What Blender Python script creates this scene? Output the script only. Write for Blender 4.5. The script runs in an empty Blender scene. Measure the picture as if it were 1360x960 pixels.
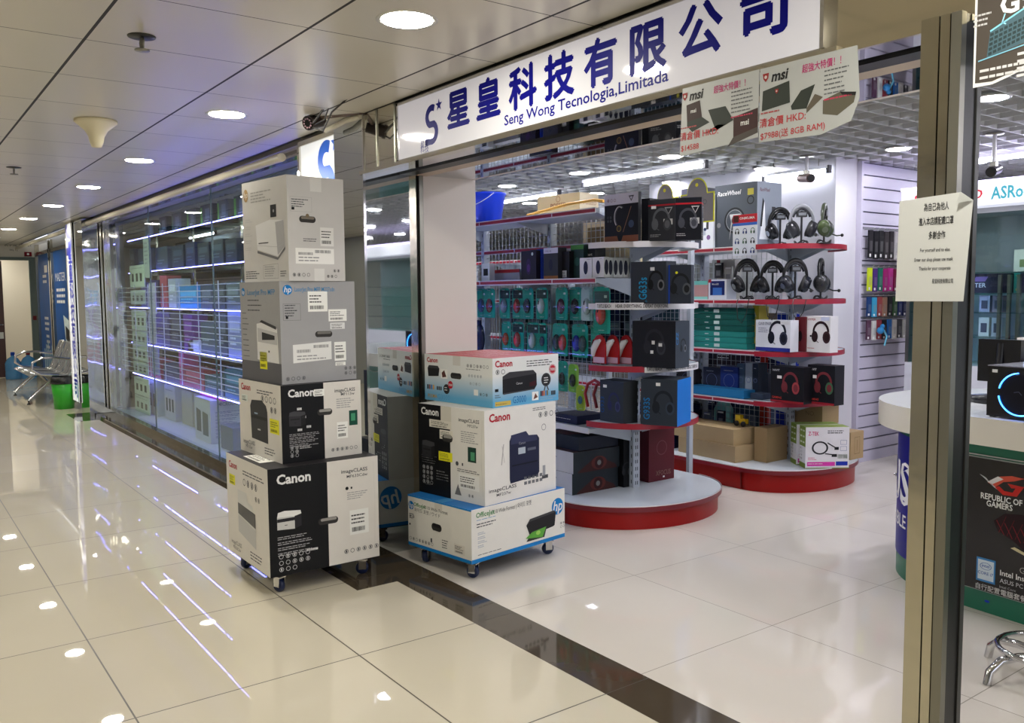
import bpy, math, random
from mathutils import Vector, Matrix
random.seed(7)
S = bpy.context.scene
C = S.collection
# ------------------------------------------------------------------ camera
F_PX, YAW, PIT, ROL, EYE = 1145.43, .936763, -.0781218, -.00791314, 1.5
_f = Vector((-math.sin(YAW)*math.cos(PIT), math.cos(YAW)*math.cos(PIT), math.sin(PIT)))
_r = Vector((math.cos(YAW), math.sin(YAW), 0)); _u = _r.cross(_f)
CR = _r*math.cos(ROL)+_u*math.sin(ROL); CU = -_r*math.sin(ROL)+_u*math.cos(ROL)
cam = bpy.data.objects.new('camera', bpy.data.cameras.new('camera')); C.objects.link(cam)
cam.matrix_world = Matrix(((CR.x, CU.x, -_f.x, 0), (CR.y, CU.y, -_f.y, 0), (CR.z, CU.z, -_f.z, EYE), (0, 0, 0, 1)))
cam.data.sensor_width = 36; cam.data.lens = F_PX*36/1360; cam.data.clip_start = .05; cam.data.clip_end = 100
S.camera = cam
# ------------------------------------------------------------------ world, exposure
W = bpy.data.worlds.new('world'); S.world = W; W.use_nodes = True
W.node_tree.nodes['Background'].inputs[0].default_value = (.86, .90, 1, 1)
W.node_tree.nodes['Background'].inputs[1].default_value = .62
S.view_settings.view_transform = 'Standard'; S.view_settings.look = 'None'
S.view_settings.exposure = 1.5; S.view_settings.gamma = 1; S.view_settings.use_curve_mapping = False
S.cycles.use_denoising = True
S.cycles.max_bounces = 7; S.cycles.transparent_max_bounces = 16; S.cycles.sample_clamp_indirect = 6
S.cycles.caustics_reflective = True; S.cycles.blur_glossy = .6; S.cycles.caustics_refractive = False
LAMP = 2.4     # one factor on all lamps

# ------------------------------------------------------------------ helpers
def ray(x, y): return _f*F_PX+CR*(x-680)-CU*(y-480)
def aY(x, y, Y):
    d = ray(x, y); return Vector((0, 0, EYE))+d*(Y/d.y)
def aX(x, y, X):
    d = ray(x, y); return Vector((0, 0, EYE))+d*(X/d.x)
def aZ(x, y, z):
    d = ray(x, y); return Vector((0, 0, EYE))+d*((z-EYE)/d.z)
def lin(c):
    return tuple(((v/255)/12.92 if v/255 <= .04045 else ((v/255+.055)/1.055)**2.4) for v in c)+(1,)
MT = {}
def mat(n, col=(200, 200, 200), rough=.5, metal=0, emit=0, alpha=1, bump=0, bs=30, var=0, coat=0, spec=.5):
    if n in MT: return MT[n]
    m = bpy.data.materials.new(n); MT[n] = m; m.use_nodes = True
    N, L = m.node_tree.nodes, m.node_tree.links; b = N['Principled BSDF']
    b.inputs['Base Color'].default_value = lin(col); b.inputs['Roughness'].default_value = rough
    b.inputs['Metallic'].default_value = metal; b.inputs['Coat Weight'].default_value = coat
    b.inputs['Coat Roughness'].default_value = .05; b.inputs['Specular IOR Level'].default_value = spec
    if emit:
        b.inputs['Emission Color'].default_value = lin(col); b.inputs['Emission Strength'].default_value = emit
        b.inputs['Base Color'].default_value = (.6, .6, .6, 1)
    if alpha < 1: b.inputs['Alpha'].default_value = alpha
    if bump or var:
        tc = N.new('ShaderNodeTexCoord'); nz = N.new('ShaderNodeTexNoise'); nz.inputs['Scale'].default_value = bs
        L.new(tc.outputs['Object'], nz.inputs['Vector'])
        if bump:
            bp = N.new('ShaderNodeBump'); bp.inputs['Strength'].default_value = bump; bp.inputs['Distance'].default_value = .01
            L.new(nz.outputs[0], bp.inputs['Height']); L.new(bp.outputs[0], b.inputs['Normal'])
        if var:
            mx = N.new('ShaderNodeMix'); mx.data_type = 'RGBA'
            c = lin(col)
            mx.inputs[6].default_value = tuple(v*(1-var) for v in c[:3])+(1,)
            mx.inputs[7].default_value = tuple(min(1, v*(1+var)) for v in c[:3])+(1,)
            L.new(nz.outputs[0], mx.inputs[0]); L.new(mx.outputs[2], b.inputs['Base Color'])
    return m
def pt(c):          # a printed / moulded plain colour
    return mat('colour_%02x%02x%02x' % tuple(c), c, .5, spec=.22)
def card(c): return mat('card_%02x%02x%02x' % tuple(c), c, .5, var=.04, bs=14, spec=.25)
WHT, BLK, GRY, RED, YEL = (226, 226, 224), (16, 17, 20), (120, 122, 125), (178, 24, 32), (228, 224, 40)
HPB = (16, 120, 190)

_glyph = {}
def glyphs(s, bold):
    k = (s, bold)
    if k not in _glyph:
        cu = bpy.data.curves.new('t', 'FONT'); cu.body = s; cu.offset = bold; cu.resolution_u = 2
        o = bpy.data.objects.new('t', cu); me = bpy.data.meshes.new_from_object(o)
        v = [(p.co.x, p.co.y) for p in me.vertices]; f = [tuple(p.vertices) for p in me.polygons]
        bpy.data.objects.remove(o); bpy.data.curves.remove(cu); bpy.data.meshes.remove(me)
        if not v: v = [(0, 0)]
        _glyph[k] = (v, f, min(p[0] for p in v), max(p[0] for p in v), min(p[1] for p in v), max(p[1] for p in v))
    return _glyph[k]

class MB:
    def __init__(s): s.v = []; s.f = []; s.m = []; s.ms = []; s.sm = []; s.T = None
    def mi(s, m):
        if isinstance(m, tuple): m = pt(m)
        if m not in s.ms: s.ms.append(m)
        return s.ms.index(m)
    def add(s, vs, fs, m, smooth=False):
        k = len(s.v); T = s.T
        for p in vs: s.v.append(tuple(T @ Vector(p)) if T else tuple(p))
        i = s.mi(m)
        for f in fs: s.f.append(tuple(k+j for j in f)); s.m.append(i); s.sm.append(smooth)
        return s
    def box(s, x0, x1, y0, y1, z0, z1, m, faces=None):
        v = [(x0, y0, z0), (x1, y0, z0), (x1, y1, z0), (x0, y1, z0), (x0, y0, z1), (x1, y0, z1), (x1, y1, z1), (x0, y1, z1)]
        q = {'b': (0, 3, 2, 1), 't': (4, 5, 6, 7), 'f': (0, 1, 5, 4), 'r': (1, 2, 6, 5), 'k': (2, 3, 7, 6), 'l': (3, 0, 4, 7)}
        for n, f in q.items(): s.add([v[i] for i in f], [(0, 1, 2, 3)], (faces or {}).get(n, m))
        return s
    def prism(s, pts, z0, z1, m, mtop=None, smooth=False):
        n = len(pts)
        s.add([(x, y, z0) for x, y in pts]+[(x, y, z1) for x, y in pts], [(i, (i+1) % n, n+(i+1) % n, n+i) for i in range(n)], m, smooth)
        s.add([(x, y, z1) for x, y in pts], [tuple(range(n))], mtop or m)
        s.add([(x, y, z0) for x, y in pts], [tuple(range(n-1, -1, -1))], m)
        return s
    def lathe(s, prof, m, seg=24, cx=0, cy=0, z=0, sx=1, sy=1):   # prof: (r, z)
        v = []; f = []
        for r, h in prof:
            for k in range(seg):
                a = 2*math.pi*k/seg; v.append((cx+r*sx*math.cos(a), cy+r*sy*math.sin(a), z+h))
        for i in range(len(prof)-1):
            for k in range(seg):
                k2 = (k+1) % seg; f.append((i*seg+k, i*seg+k2, (i+1)*seg+k2, (i+1)*seg+k))
        s.add(v, f, m, True)
        for i, o in ((0, 1), (len(prof)-1, 0)):
            if prof[i][0] > 1e-5:
                r = list(range(i*seg, (i+1)*seg)); s.add([v[q] for q in r], [tuple(range(seg-1, -1, -1)) if o else tuple(range(seg))], m)
        return s
    def tube(s, pts, r, m, seg=8, closed=False):
        P = [Vector(p) for p in pts]; n = len(P); v = []; f = []
        up = None
        for i in range(n):
            a = P[(i-1) % n] if (closed or i > 0) else P[i]; b = P[(i+1) % n] if (closed or i < n-1) else P[i]
            t = (b-a).normalized()
            if up is None: up = Vector((0, 0, 1)) if abs(t.z) < .9 else Vector((1, 0, 0))
            x = t.cross(up)
            if x.length < 1e-4: x = t.cross(Vector((0, 1, 0)))
            x.normalize(); y = x.cross(t); up = y
            rr = r[i] if isinstance(r, (list, tuple)) else r
            for k in range(seg):
                q = 2*math.pi*k/seg; v.append(P[i]+x*rr*math.cos(q)+y*rr*math.sin(q))
        for i in range(n if closed else n-1):
            j = (i+1) % n
            for k in range(seg): f.append((i*seg+k, i*seg+(k+1) % seg, j*seg+(k+1) % seg, j*seg+k))
        s.add(v, f, m, True)
        if not closed:
            s.add(v[:seg], [tuple(range(seg))], m); s.add(v[-seg:], [tuple(range(seg-1, -1, -1))], m)
        return s
    def ball(s, c, r, m, seg=16, rings=10):
        v = []; f = []
        for i in range(rings+1):
            a = math.pi*i/rings
            for k in range(seg):
                b = 2*math.pi*k/seg; v.append((c[0]+r[0]*math.sin(a)*math.cos(b), c[1]+r[1]*math.sin(a)*math.sin(b), c[2]+r[2]*math.cos(a)))
        for i in range(rings):
            for k in range(seg): f.append((i*seg+k, (i+1)*seg+k, (i+1)*seg+(k+1) % seg, i*seg+(k+1) % seg))
        return s.add(v, f, m, True)
    def build(s, name, parent=None, loc=None, rz=0):
        me = bpy.data.meshes.new(name); me.from_pydata(s.v, [], s.f); 
        for m in s.ms: me.materials.append(m)
        me.polygons.foreach_set('material_index', s.m); me.polygons.foreach_set('use_smooth', s.sm); me.update()
        o = bpy.data.objects.new(name, me); C.objects.link(o)
        if parent: o.parent = parent
        if loc is not None: o.location = loc
        o.rotation_euler.z = rz
        return o
def tag(o, label, cat, group=None):
    o['label'] = label; o['category'] = cat
    if group: o['group'] = group
    return o
def struct(o): o['kind'] = 'structure'; return o
def thing(name, label, cat, loc=(0, 0, 0), rz=0, group=None):
    if loc[2] > .1 and 'headset' in name or name in ('toy_truck', 'detergent_bottle', 'bucket'): loc = (loc[0], loc[1], loc[2]+.0012)
    o = bpy.data.objects.new(name, None); C.objects.link(o); o.location = loc; o.rotation_euler.z = rz
    return tag(o, label, cat, group)
def kids(o): return [c for c in bpy.data.objects if c.parent == o]
def copy_tree(o, loc=None, rz=None, label=None, parent=None):
    c = o.copy(); C.objects.link(c); c.parent = parent
    if loc is not None: c.location = loc
    if rz is not None: c.rotation_euler.z = rz
    if label: c['label'] = label
    for k in kids(o): copy_tree(k, parent=c)
    return c

class Fr:           # a printed face: u, v run 0..1 over W x H metres
    def __init__(s, mb, o, u, v, Wd, H, wrap=None):
        s.mb, s.o, s.u, s.v, s.W, s.H = mb, Vector(o), Vector(u), Vector(v), Wd, H
        s.n = s.u.cross(s.v); s.wrap = wrap
    def P(s, a, b, l): # metres
        if s.wrap: return s.wrap(a, b, l*.0004)
        return s.o+s.u*a+s.v*b+s.n*(l*.0004)
    def poly(s, pts, m, l=1):
        s.mb.add([s.P(a*s.W, b*s.H, l) for a, b in pts], [tuple(range(len(pts)))], m)
    def rect(s, u0, v0, u1, v1, m, l=1): s.poly([(u0, v0), (u1, v0), (u1, v1), (u0, v1)], m, l)
    def ell(s, cu, cv, r, m, l=1, ry=None, a0=0, n=24):     # r in metres
        ry = ry or r
        s.mb.add([s.P(cu*s.W+r*math.cos(2*math.pi*k/n), cv*s.H+ry*math.sin(2*math.pi*k/n), l) for k in range(n)], [tuple(range(n))], m)
    def ring(s, cu, cv, r, w, m, l=1, a0=0, a1=360, ry=None, n=28):
        q = (ry or r)/r
        V = []; 
        for k in range(n+1):
            a = math.radians(a0+(a1-a0)*k/n)
            for rr in (r-w/2, r+w/2): V.append(s.P(cu*s.W+rr*math.cos(a), cv*s.H+rr*q*math.sin(a), l))
        s.mb.add(V, [(2*k, 2*k+1, 2*k+3, 2*k+2) for k in range(n)], m)
    def stroke(s, pts, w, m, l=1):                         # pts in 0..1, w metres
        Q = [Vector((a*s.W, b*s.H)) for a, b in pts]; Q = [q for k, q in enumerate(Q) if k == 0 or (q-Q[k-1]).length > 1e-6]
        N_ = []
        for k in range(len(Q)):
            t1 = (Q[k]-Q[k-1]).normalized() if k else (Q[1]-Q[0]).normalized(); t2 = (Q[k+1]-Q[k]).normalized() if k < len(Q)-1 else t1
            t = t1+t2
            if t.length < .1: t = t1
            t.normalize(); n = Vector((-t.y, t.x)); q = max(.45, n.dot(Vector((-t1.y, t1.x)))); N_.append(n*(w/2/q))
        V = []
        for q, n in zip(Q, N_): V += [s.P(*(q-n), l), s.P(*(q+n), l)]
        s.mb.add(V, [(2*k, 2*k+2, 2*k+3, 2*k+1) for k in range(len(Q)-1)], m)
    def capsule(s, cu, cv, w, h, m, l=1):
        V = []
        for k in range(16):
            a = 2*math.pi*k/16+.01; V.append(s.P(cu*s.W+(w/2-h/2)*(1 if math.cos(a) > 0 else -1)+h/2*math.cos(a), cv*s.H+h/2*math.sin(a), l))
        s.mb.add(V, [tuple(range(16))], m)
    def text(s, t, cu, cv, h, m, l=2, al='L', bold=0, width=None, shear=0, rot=0):
        if bold > 0 and max(ord(c) for c in t) > 0x2e80:      # heavier strokes for Chinese characters
            for k, (a, b) in enumerate(((0, 0), (1, 0), (-1, 0), (0, 1), (0, -1))):
                s.text(t, cu+a*bold*h/s.W, cv+b*bold*h/s.H, h, m, l+k*.06, al, 0, width, shear, rot)
            return   # h: font size in metres; width: forces the width in metres
        v, f, x0, x1, y0, y1 = glyphs(t, bold)
        k = h; kx = (width/(x1-x0)) if width else k
        ox = {'L': x0, 'C': (x0+x1)/2, 'R': x1}[al]
        ca, sa = math.cos(math.radians(rot)), math.sin(math.radians(rot))
        V = []
        for x, y in v:
            a, b = (x-ox)*kx+y*k*shear, y*k
            a, b = a*ca-b*sa, a*sa+b*ca
            V.append(s.P(cu*s.W+a, cv*s.H+b, l))
        s.mb.add(V, f, m)
    def para(s, u, v, w, n, lh, m, l=1, th=.38):           # n lines of small print
        for i in range(n):
            a = u; end = u+w*random.uniform(.6, 1)
            while a < end-.004:
                b = min(end, a+w*random.uniform(.06, .2)); s.rect(a, v-i*lh, b, v-i*lh+lh*th, m, l); a = b+w*.025
    def bars(s, u0, v0, u1, v1, m, l=3):
        a = u0
        while a < u1:
            b = min(u1, a+(u1-u0)*random.choice((.02, .03, .05))); s.rect(a, v0, b, v1, m, l); a = b+(u1-u0)*random.choice((.02, .03))
    def icons(s, u, v, nx, ny, sz, m, l=2, fill=None):      # sz metres
        for j in range(ny):
            for i in range(nx):
                a, b = u*s.W+i*sz*1.35, v*s.H+j*sz*1.3
                s.ring((a+sz/2)/s.W, (b+sz/2)/s.H, sz*.42, sz*.1, m, l, n=8)
                q = random.choice((0, 1, 2))
                if q: s.rect((a+sz*.35)/s.W, (b+sz*.25)/s.H, (a+sz*.65)/s.W, (b+sz*.75)/s.H, m, l)
    def sticker(s, u0, v0, u1, v1, m=(238, 238, 232), l=2, ink=(60, 60, 60)):
        s.rect(u0, v0, u1, v1, m, l); h = v1-v0; w = u1-u0
        s.para(u0+w*.08, v1-h*.25, w*.8, 3, h*.15, ink, l+1); s.bars(u0+w*.1, v0+h*.12, u0+w*.8, v0+h*.3, ink, l+1)
def faces(mb, w, d, h):
    return {'f': Fr(mb, (-w/2, -d/2, 0), (1, 0, 0), (0, 0, 1), w, h), 'r': Fr(mb, (w/2, -d/2, 0), (0, 1, 0), (0, 0, 1), d, h),
            't': Fr(mb, (-w/2, -d/2, h), (1, 0, 0), (0, 1, 0), w, d), 'l': Fr(mb, (-w/2, d/2, 0), (0, -1, 0), (0, 0, 1), d, h),
            'k': Fr(mb, (w/2, d/2, 0), (-1, 0, 0), (0, 0, 1), w, h)}
def carton(name, label, cat, loc, w, d, h, col, draw=None, rz=0, sides=None, group=None):
    mb = MB(); g = lambda c: card(c) if isinstance(c, tuple) else c
    h -= .001; loc = (loc[0], loc[1], loc[2]+.0012)      # a hair of air between stacked things
    mb.box(-w/2, w/2, -d/2, d/2, 0, h, g(col), {k: g(v) for k, v in (sides or {}).items()})
    if draw: draw(faces(mb, w, d, h))
    return tag(mb.build(name, loc=loc, rz=rz), label, cat, group)
def shelfbox(name, label, cat, xl, xr, yt, Y, z, depth, col, draw=None, sides=None, group=None, rz=0, h=None):
    """box whose front face stands on the plane y = Y at height z between two sight lines"""
    a = aY(xl, yt, Y); b = aY(xr, yt, Y); w = b.x-a.x; h = h or max(.02, (a.z+b.z)/2-z)
    return carton(name, label, cat, ((a.x+b.x)/2, Y+depth/2, z), w, depth, h, col, draw, rz, sides, group)

def rbox(name, label, xl, xr, yt, Y, z, rz, col, draw=None, sides=None, xs=None, depth=.15):
    """turned box: near-left corner on the sight line xl at y = Y, front running at angle rz to the sight line xr, right side to xs"""
    a = aY(xl, yt, Y); P = Vector((a.x, a.y)); d = Vector((math.cos(rz), math.sin(rz))); e = Vector((-d.y, d.x))
    def upto(P, d, px):
        r = ray(px, 480); return (P.y*r.x-P.x*r.y)/(d.x*r.y-d.y*r.x)
    w = upto(P, d, xr); Q = P+d*w
    if xs: depth = upto(Q, e, xs)
    c = P+d*w/2+e*depth/2
    return carton(name, label, 'box', (c.x, c.y, z), w, depth, a.z-z, col, draw, rz, sides)

# ------------------------------------------------------------------ shared materials
CHROME = mat('mirror_steel', (206, 202, 190), .045, 1, bump=.05, bs=3.5)
MIRROR = mat('mirror_panel', (196, 200, 202), .02, 1, bump=.02, bs=1.6)
STEEL = mat('brushed_steel', (190, 184, 166), .13, 1, bump=.10, bs=12, var=.10)
STEELD = mat('dull_steel', (140, 138, 128), .35, 1, bump=.06, bs=20)
DARK = mat('black_channel', (14, 14, 15), .4)
WALLW = mat('white_paint', (214, 208, 202), .6, var=.02, bs=3)
SHELFG = mat('shelf_grey', (172, 180, 190), .4, var=.03, bs=8)
LIPR = mat('lip_red', (150, 22, 44), .35)
LIPW = mat('lip_white', (214, 212, 214), .4)
KICK = mat('kick_red', (146, 8, 6), .35, spec=.3, var=.06, bs=6)
CHR = mat('bright_chrome', (210, 210, 212), .08, 1)
LEDM = mat('led_violet', (120, 112, 255), emit=10)
TUBEM = mat('tube_white', (236, 240, 255), emit=11)
DOWNM = mat('downlight_glow', (255, 250, 238), emit=30*LAMP)
SHOPM = mat('shop_downlight_glow', (250, 248, 255), emit=22*LAMP)
def glass(n, tint=(235, 245, 242), refl=1.0):
    m = bpy.data.materials.new(n); m.use_nodes = True; N, L = m.node_tree.nodes, m.node_tree.links; N.clear()
    out = N.new('ShaderNodeOutputMaterial'); mx = N.new('ShaderNodeMixShader'); fr = N.new('ShaderNodeFresnel'); fr.inputs[0].default_value = 1.5
    tr = N.new('ShaderNodeBsdfTransparent'); tr.inputs[0].default_value = lin(tint); gl = N.new('ShaderNodeBsdfGlossy'); gl.inputs['Roughness'].default_value = .01
    ge = N.new('ShaderNodeNewGeometry'); iv = N.new('ShaderNodeMath'); iv.operation = 'SUBTRACT'; iv.inputs[0].default_value = 1
    L.new(ge.outputs['Backfacing'], iv.inputs[1]); ml = N.new('ShaderNodeMath'); ml.operation = 'MULTIPLY'; L.new(fr.outputs[0], ml.inputs[0]); L.new(iv.outputs[0], ml.inputs[1])
    L.new(ml.outputs[0], mx.inputs[0]); L.new(tr.outputs[0], mx.inputs[1]); L.new(gl.outputs[0], mx.inputs[2]); L.new(mx.outputs[0], out.inputs[0])
    return m
GLASS = glass('clear_glass'); GLASSG = glass('green_edge_glass', (205, 232, 226))

def tiles(n, c1, c2, grout, x0, y0, p, gw, rough, q=None, gw2=None, metal=0, bump=.02, bs=1.3, spec=.5):
    """square panels with joints, laid out in the place's own x and y"""
    q = q or p
    m = bpy.data.materials.new(n); m.use_nodes = True; N, L = m.node_tree.nodes, m.node_tree.links; b = N['Principled BSDF']
    tc = N.new('ShaderNodeTexCoord'); sp = N.new('ShaderNodeSeparateXYZ'); L.new(tc.outputs['Object'], sp.inputs[0])
    def mth(op, a, bb=None):
        k = N.new('ShaderNodeMath'); k.operation = op
        for i, v in enumerate((a, bb)):
            if v is None: continue
            if isinstance(v, (int, float)): k.inputs[i].default_value = v
            else: L.new(v, k.inputs[i])
        return k.outputs[0]
    js = []; ids = []
    for ax, o0, pp, w in (('X', x0, p, gw), ('Y', y0, q, gw2 or gw)):
        t = mth('DIVIDE', mth('SUBTRACT', sp.outputs[ax], o0), pp); fr = mth('FRACT', t)
        js.append(mth('GREATER_THAN', mth('ABSOLUTE', mth('SUBTRACT', fr, .5)), .5-w/pp/2)); ids.append(mth('FLOOR', t))
    j = mth('MAXIMUM', *js)
    cb = N.new('ShaderNodeCombineXYZ'); L.new(ids[0], cb.inputs[0]); L.new(ids[1], cb.inputs[1])
    wn = N.new('ShaderNodeTexWhiteNoise'); L.new(cb.outputs[0], wn.inputs[0])
    nz = N.new('ShaderNodeTexNoise'); nz.inputs['Scale'].default_value = 2.2; nz.inputs['Detail'].default_value = 4; L.new(tc.outputs['Object'], nz.inputs['Vector'])
    fac = mth('ADD', mth('MULTIPLY', wn.outputs[0], .45), mth('MULTIPLY', nz.outputs[0], .55))
    mx = N.new('ShaderNodeMix'); mx.data_type = 'RGBA'; L.new(fac, mx.inputs[0]); mx.inputs[6].default_value = lin(c1); mx.inputs[7].default_value = lin(c2)
    m2 = N.new('ShaderNodeMix'); m2.data_type = 'RGBA'; L.new(j, m2.inputs[0]); L.new(mx.outputs[2], m2.inputs[6]); m2.inputs[7].default_value = lin(grout)
    L.new(m2.outputs[2], b.inputs['Base Color'])
    L.new(mth('ADD', rough, mth('MULTIPLY', j, .4)), b.inputs['Roughness']); b.inputs['Metallic'].default_value = metal; b.inputs['Specular IOR Level'].default_value = spec
    n2 = N.new('ShaderNodeTexNoise'); n2.inputs['Scale'].default_value = bs; L.new(tc.outputs['Object'], n2.inputs['Vector'])
    bp = N.new('ShaderNodeBump'); bp.inputs['Strength'].default_value = bump; bp.inputs['Distance'].default_value = .02
    L.new(n2.outputs[0], bp.inputs['Height']); L.new(bp.outputs[0], b.inputs['Normal'])
    return m
TILE = tiles('cream_floor_tile', (196, 188, 166), (206, 199, 180), (70, 64, 54), -3.2, .67, .88, .006, .014, spec=.6, bump=.014)
TILES = tiles('pale_shop_tile', (204, 197, 186), (216, 210, 200), (120, 112, 100), -3.24, 3.18-.88, .88, .004, .03, spec=.58, bump=.014)
GRAN = tiles('dark_granite', (58, 50, 40), (84, 74, 60), (40, 36, 30), -3.2, 0, .88, .003, .06, q=50, spec=.55, bs=4)
CEIL = tiles('metal_ceiling_panel', (206, 200, 186), (214, 208, 194), (40, 38, 34), -3.09, .70, .625, .005, .28, q=.65, gw2=.012, metal=.15, bump=.03, bs=.9)

# ------------------------------------------------------------------ floor, ceilings, walls
XL, XR = -18.6, 8.5
mb = MB()
def fq(x0, x1, y0, y1, m, z=0): mb.add([(x0, y0, z), (x1, y0, z), (x1, y1, z), (x0, y1, z)], [(0, 1, 2, 3)], m)
fq(-21, XR, -2.2, 1.9, TILE); fq(-21, -12.3, 1.9, 2.5, TILE); fq(-12.3, -11.46, 1.9, 2.13, GRAN); fq(-11.46, -4.95, 1.9, 2.13, TILE)
fq(-4.95, -3.93, 1.9, 2.13, GRAN); fq(-3.93, XR, 1.9, 2.13, TILE); fq(-12.3, XR, 2.13, 2.357, GRAN)
fq(-12.3, XR, 2.357, 12, TILES); fq(-21, -12.3, 2.5, 12, TILES)
struct(mb.build('floor'))
mb = MB(); mb.box(-21, XR, -2.2, 2.2, 2.49, 2.55, CEIL); struct(mb.build('ceiling'))
# open cell ceiling of the shop: crossed blades under a dark void
mb = MB(); GRID = mat('ceiling_blade', (186, 186, 184), .5)
P = .182
x = -2.69-P*80
while x < XR:
    mb.box(x-.004, x+.004, 2.97, 12, 2.6, 2.65, GRID); x += P
y = 4.795-P*10
while y < 12:
    mb.box(-17.2, XR, y-.004, y+.004, 2.601, 2.65, GRID); y += P
o = mb.build('ceiling_grid'); struct(o); o.name = 'ceiling_grid'
mb = MB(); mb.box(-21, XR, 2.2, 12, 2.86, 2.9, mat('void_grey', (150, 152, 150), .8)); struct(mb.build('ceiling_void'))
mb = MB(); mb.box(-21, XR, 12, 12.1, 0, 2.9, WALLW); struct(mb.build('wall_back'))
mb = MB(); mb.box(XR, XR+.1, 2.36, 12, 0, 2.9, WALLW); struct(mb.build('wall_right'))
mb = MB(); mb.box(-17.3, -17.2, 2.6, 12, 0, 2.86, WALLW); struct(mb.build('wall_shop_end'))
# opposite side of the corridor: low parapet of another shopfront seen only in the mirrors
mb = MB(); mb.box(-21, XR, -2.3, -2.2, 0, 2.49, mat('opposite_front', (150, 148, 140), .4)); struct(mb.build('wall_opposite'))
# white structural block behind the far gondola, slatted display wall on its right side
mb = MB(); mb.box(-6.4, -4.25, 6.48, 12, 0, 2.86, mat('white_block', (200, 199, 204), .6)); struct(mb.build('wall_block'))
SL = mat('slat_board', (196, 192, 210), .35); SG = mat('slat_groove', (96, 94, 112), .6)
mb = MB(); z = .0
while z < 2.56:
    mb.box(-4.25, -4.222, 6.82, 10.4, z, min(2.6, z+.092), SL); mb.box(-4.25, -4.24, 6.82, 10.4, z+.092, min(2.6, z+.104), SG); z += .104
mb.box(-4.25, -4.205, 6.79, 6.82, 0, 2.6, SL)
struct(mb.build('wall_slatted'))

# pillar with mirrored cladding, door frame, white column
mb = MB(); mb.box(-4.75, -4.385, 2.21, 2.5, 0, 2.485, MIRROR); mb.box(-4.385, -4.38, 2.207, 2.222, 0, 2.485, CHR); struct(mb.build('wall_pillar'))
mb = MB(); mb.box(-4.75, -4.385, 2.5, 2.545, 0, 2.19, STEEL); mb.box(-4.75, -4.40, 2.545, 2.565, 0, 2.19, DARK); mb.box(-4.75, -4.38, 2.565, 2.59, 0, 2.19, STEELD)
mb.box(-4.75, -4.395, 2.59, 2.6, 0, 2.19, DARK); struct(mb.build('trim_1'))
mb = MB(); mb.box(-4.75, -4.4, 2.6, 2.97, 0, 2.19, WALLW); struct(mb.build('wall_column'))
# polished soffit over the entrance with the sliding door track
mb = MB(); SF = mat('polished_soffit', (205, 205, 208), .02, 1, bump=.008, bs=1.2)
mb.box(-4.4, XR, 2.25, 2.44, 2.19, 2.49, SF, {'f': CHROME, 'k': WALLW, 't': WALLW})
mb.box(-4.4, XR, 2.44, 2.525, 2.182, 2.49, DARK); mb.box(-4.4, XR, 2.525, 2.63, 2.187, 2.49, mat('track_beige', (196, 180, 162), .5))
mb.box(-4.4, XR, 2.63, 2.93, 2.19, 2.49, SF, {'k': WALLW}); mb.box(-4.75, XR, 2.93, 2.96, 2.19, 2.86, WALLW)
mb.box(-4.75, XR, 2.25, 2.93, 2.49, 2.86, WALLW)
struct(mb.build('trim_2'))
# fascia panels left of the sign (protruding steel box)
mb = MB(); mb.box(-4.36, -3.99, 2.205, 2.25, 2.18, 2.485, CHROME); mb.box(-4.362, -4.354, 2.198, 2.25, 2.18, 2.485, CHR)
for x in (-4.2, -4.0): mb.box(x-.006, x+.006, 2.200, 2.25, 2.18, 2.485, STEELD)
mb.box(-4.41, -1.45, 2.2, 2.25, 2.165, 2.185, CHROME); mb.box(-4.1, -1.5, 2.235, 2.25, 2.462, 2.49, STEEL)
struct(mb.build('trim_3'))
mb = MB(); mb.box(-1.5, XR, 2.235, 2.25, 2.17, 2.49, mat('bronze_steel', (222, 214, 192), .1, 1, bump=.08, bs=4))
mb.box(-.99, -.985, 2.23, 2.24, 2.17, 2.49, CHR); struct(mb.build('trim_4'))
# black strip standing in for the shadow gap between corridor ceiling and fascia
mb = MB(); mb.box(-21, XR, 2.2, 2.25, 2.50, 2.55, DARK); struct(mb.build('trim_5'))

# right-hand door post
pl = aZ(1203, 900, .15)
mb = MB(); X0 = -1.203
mb.box(X0, X0+.046, 2.195, 2.30, 0, 2.19, STEEL); mb.box(X0+.046, X0+.049, 2.203, 2.29, 0, 2.19, DARK)
mb.box(X0+.049, X0+.073, 2.197, 2.29, 0, 2.19, STEEL); mb.box(X0+.073, X0+.076, 2.205, 2.29, 0, 2.19, DARK)
mb.box(X0+.076, X0+.102, 2.197, 2.222, 0, 2.19, STEELD); mb.box(X0+.076, X0+.099, 2.222, 2.285, 0, 2.19, DARK); mb.box(X0+.076, X0+.103, 2.285, 2.305, 0, 2.19, mat('dim_steel', (84, 84, 82), .4, .8))
struct(mb.build('trim_6'))

# display window: glass, frame, sill
YG = 2.34
WX0, WX1 = -11.8, -5.42
mb = MB(); mb.box(WX0, WX1, YG, YG+.01, .09, 2.47, GLASS); struct(mb.build('window_1'))
mb = MB()
mb.box(WX0-.04, -4.8, YG-.03, YG+.04, .0, .09, STEEL); mb.box(WX0, -4.8, 2.16, YG-.03, .0, .035, GRAN)
mb.box(WX0-.04, -4.8, YG-.03, YG+.04, 2.43, 2.47, STEEL); mb.box(WX1-.0, WX1+.07, YG-.03, YG+.04, .09, 2.47, STEEL)
for x in (-11.8, -11.66): mb.box(x-.018, x+.018, YG-.03, YG+.04, .09, 2.47, STEEL)
for x in (-9.6, -7.5): mb.box(x-.0015, x+.0015, YG-.002, YG+.012, .09, 2.43, mat('glass_joint', (90, 110, 108), .2))
mb.box(-4.87, -4.8, 2.25, YG+.04, .0, 2.47, STEEL)
struct(mb.build('trim_7'))
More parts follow.
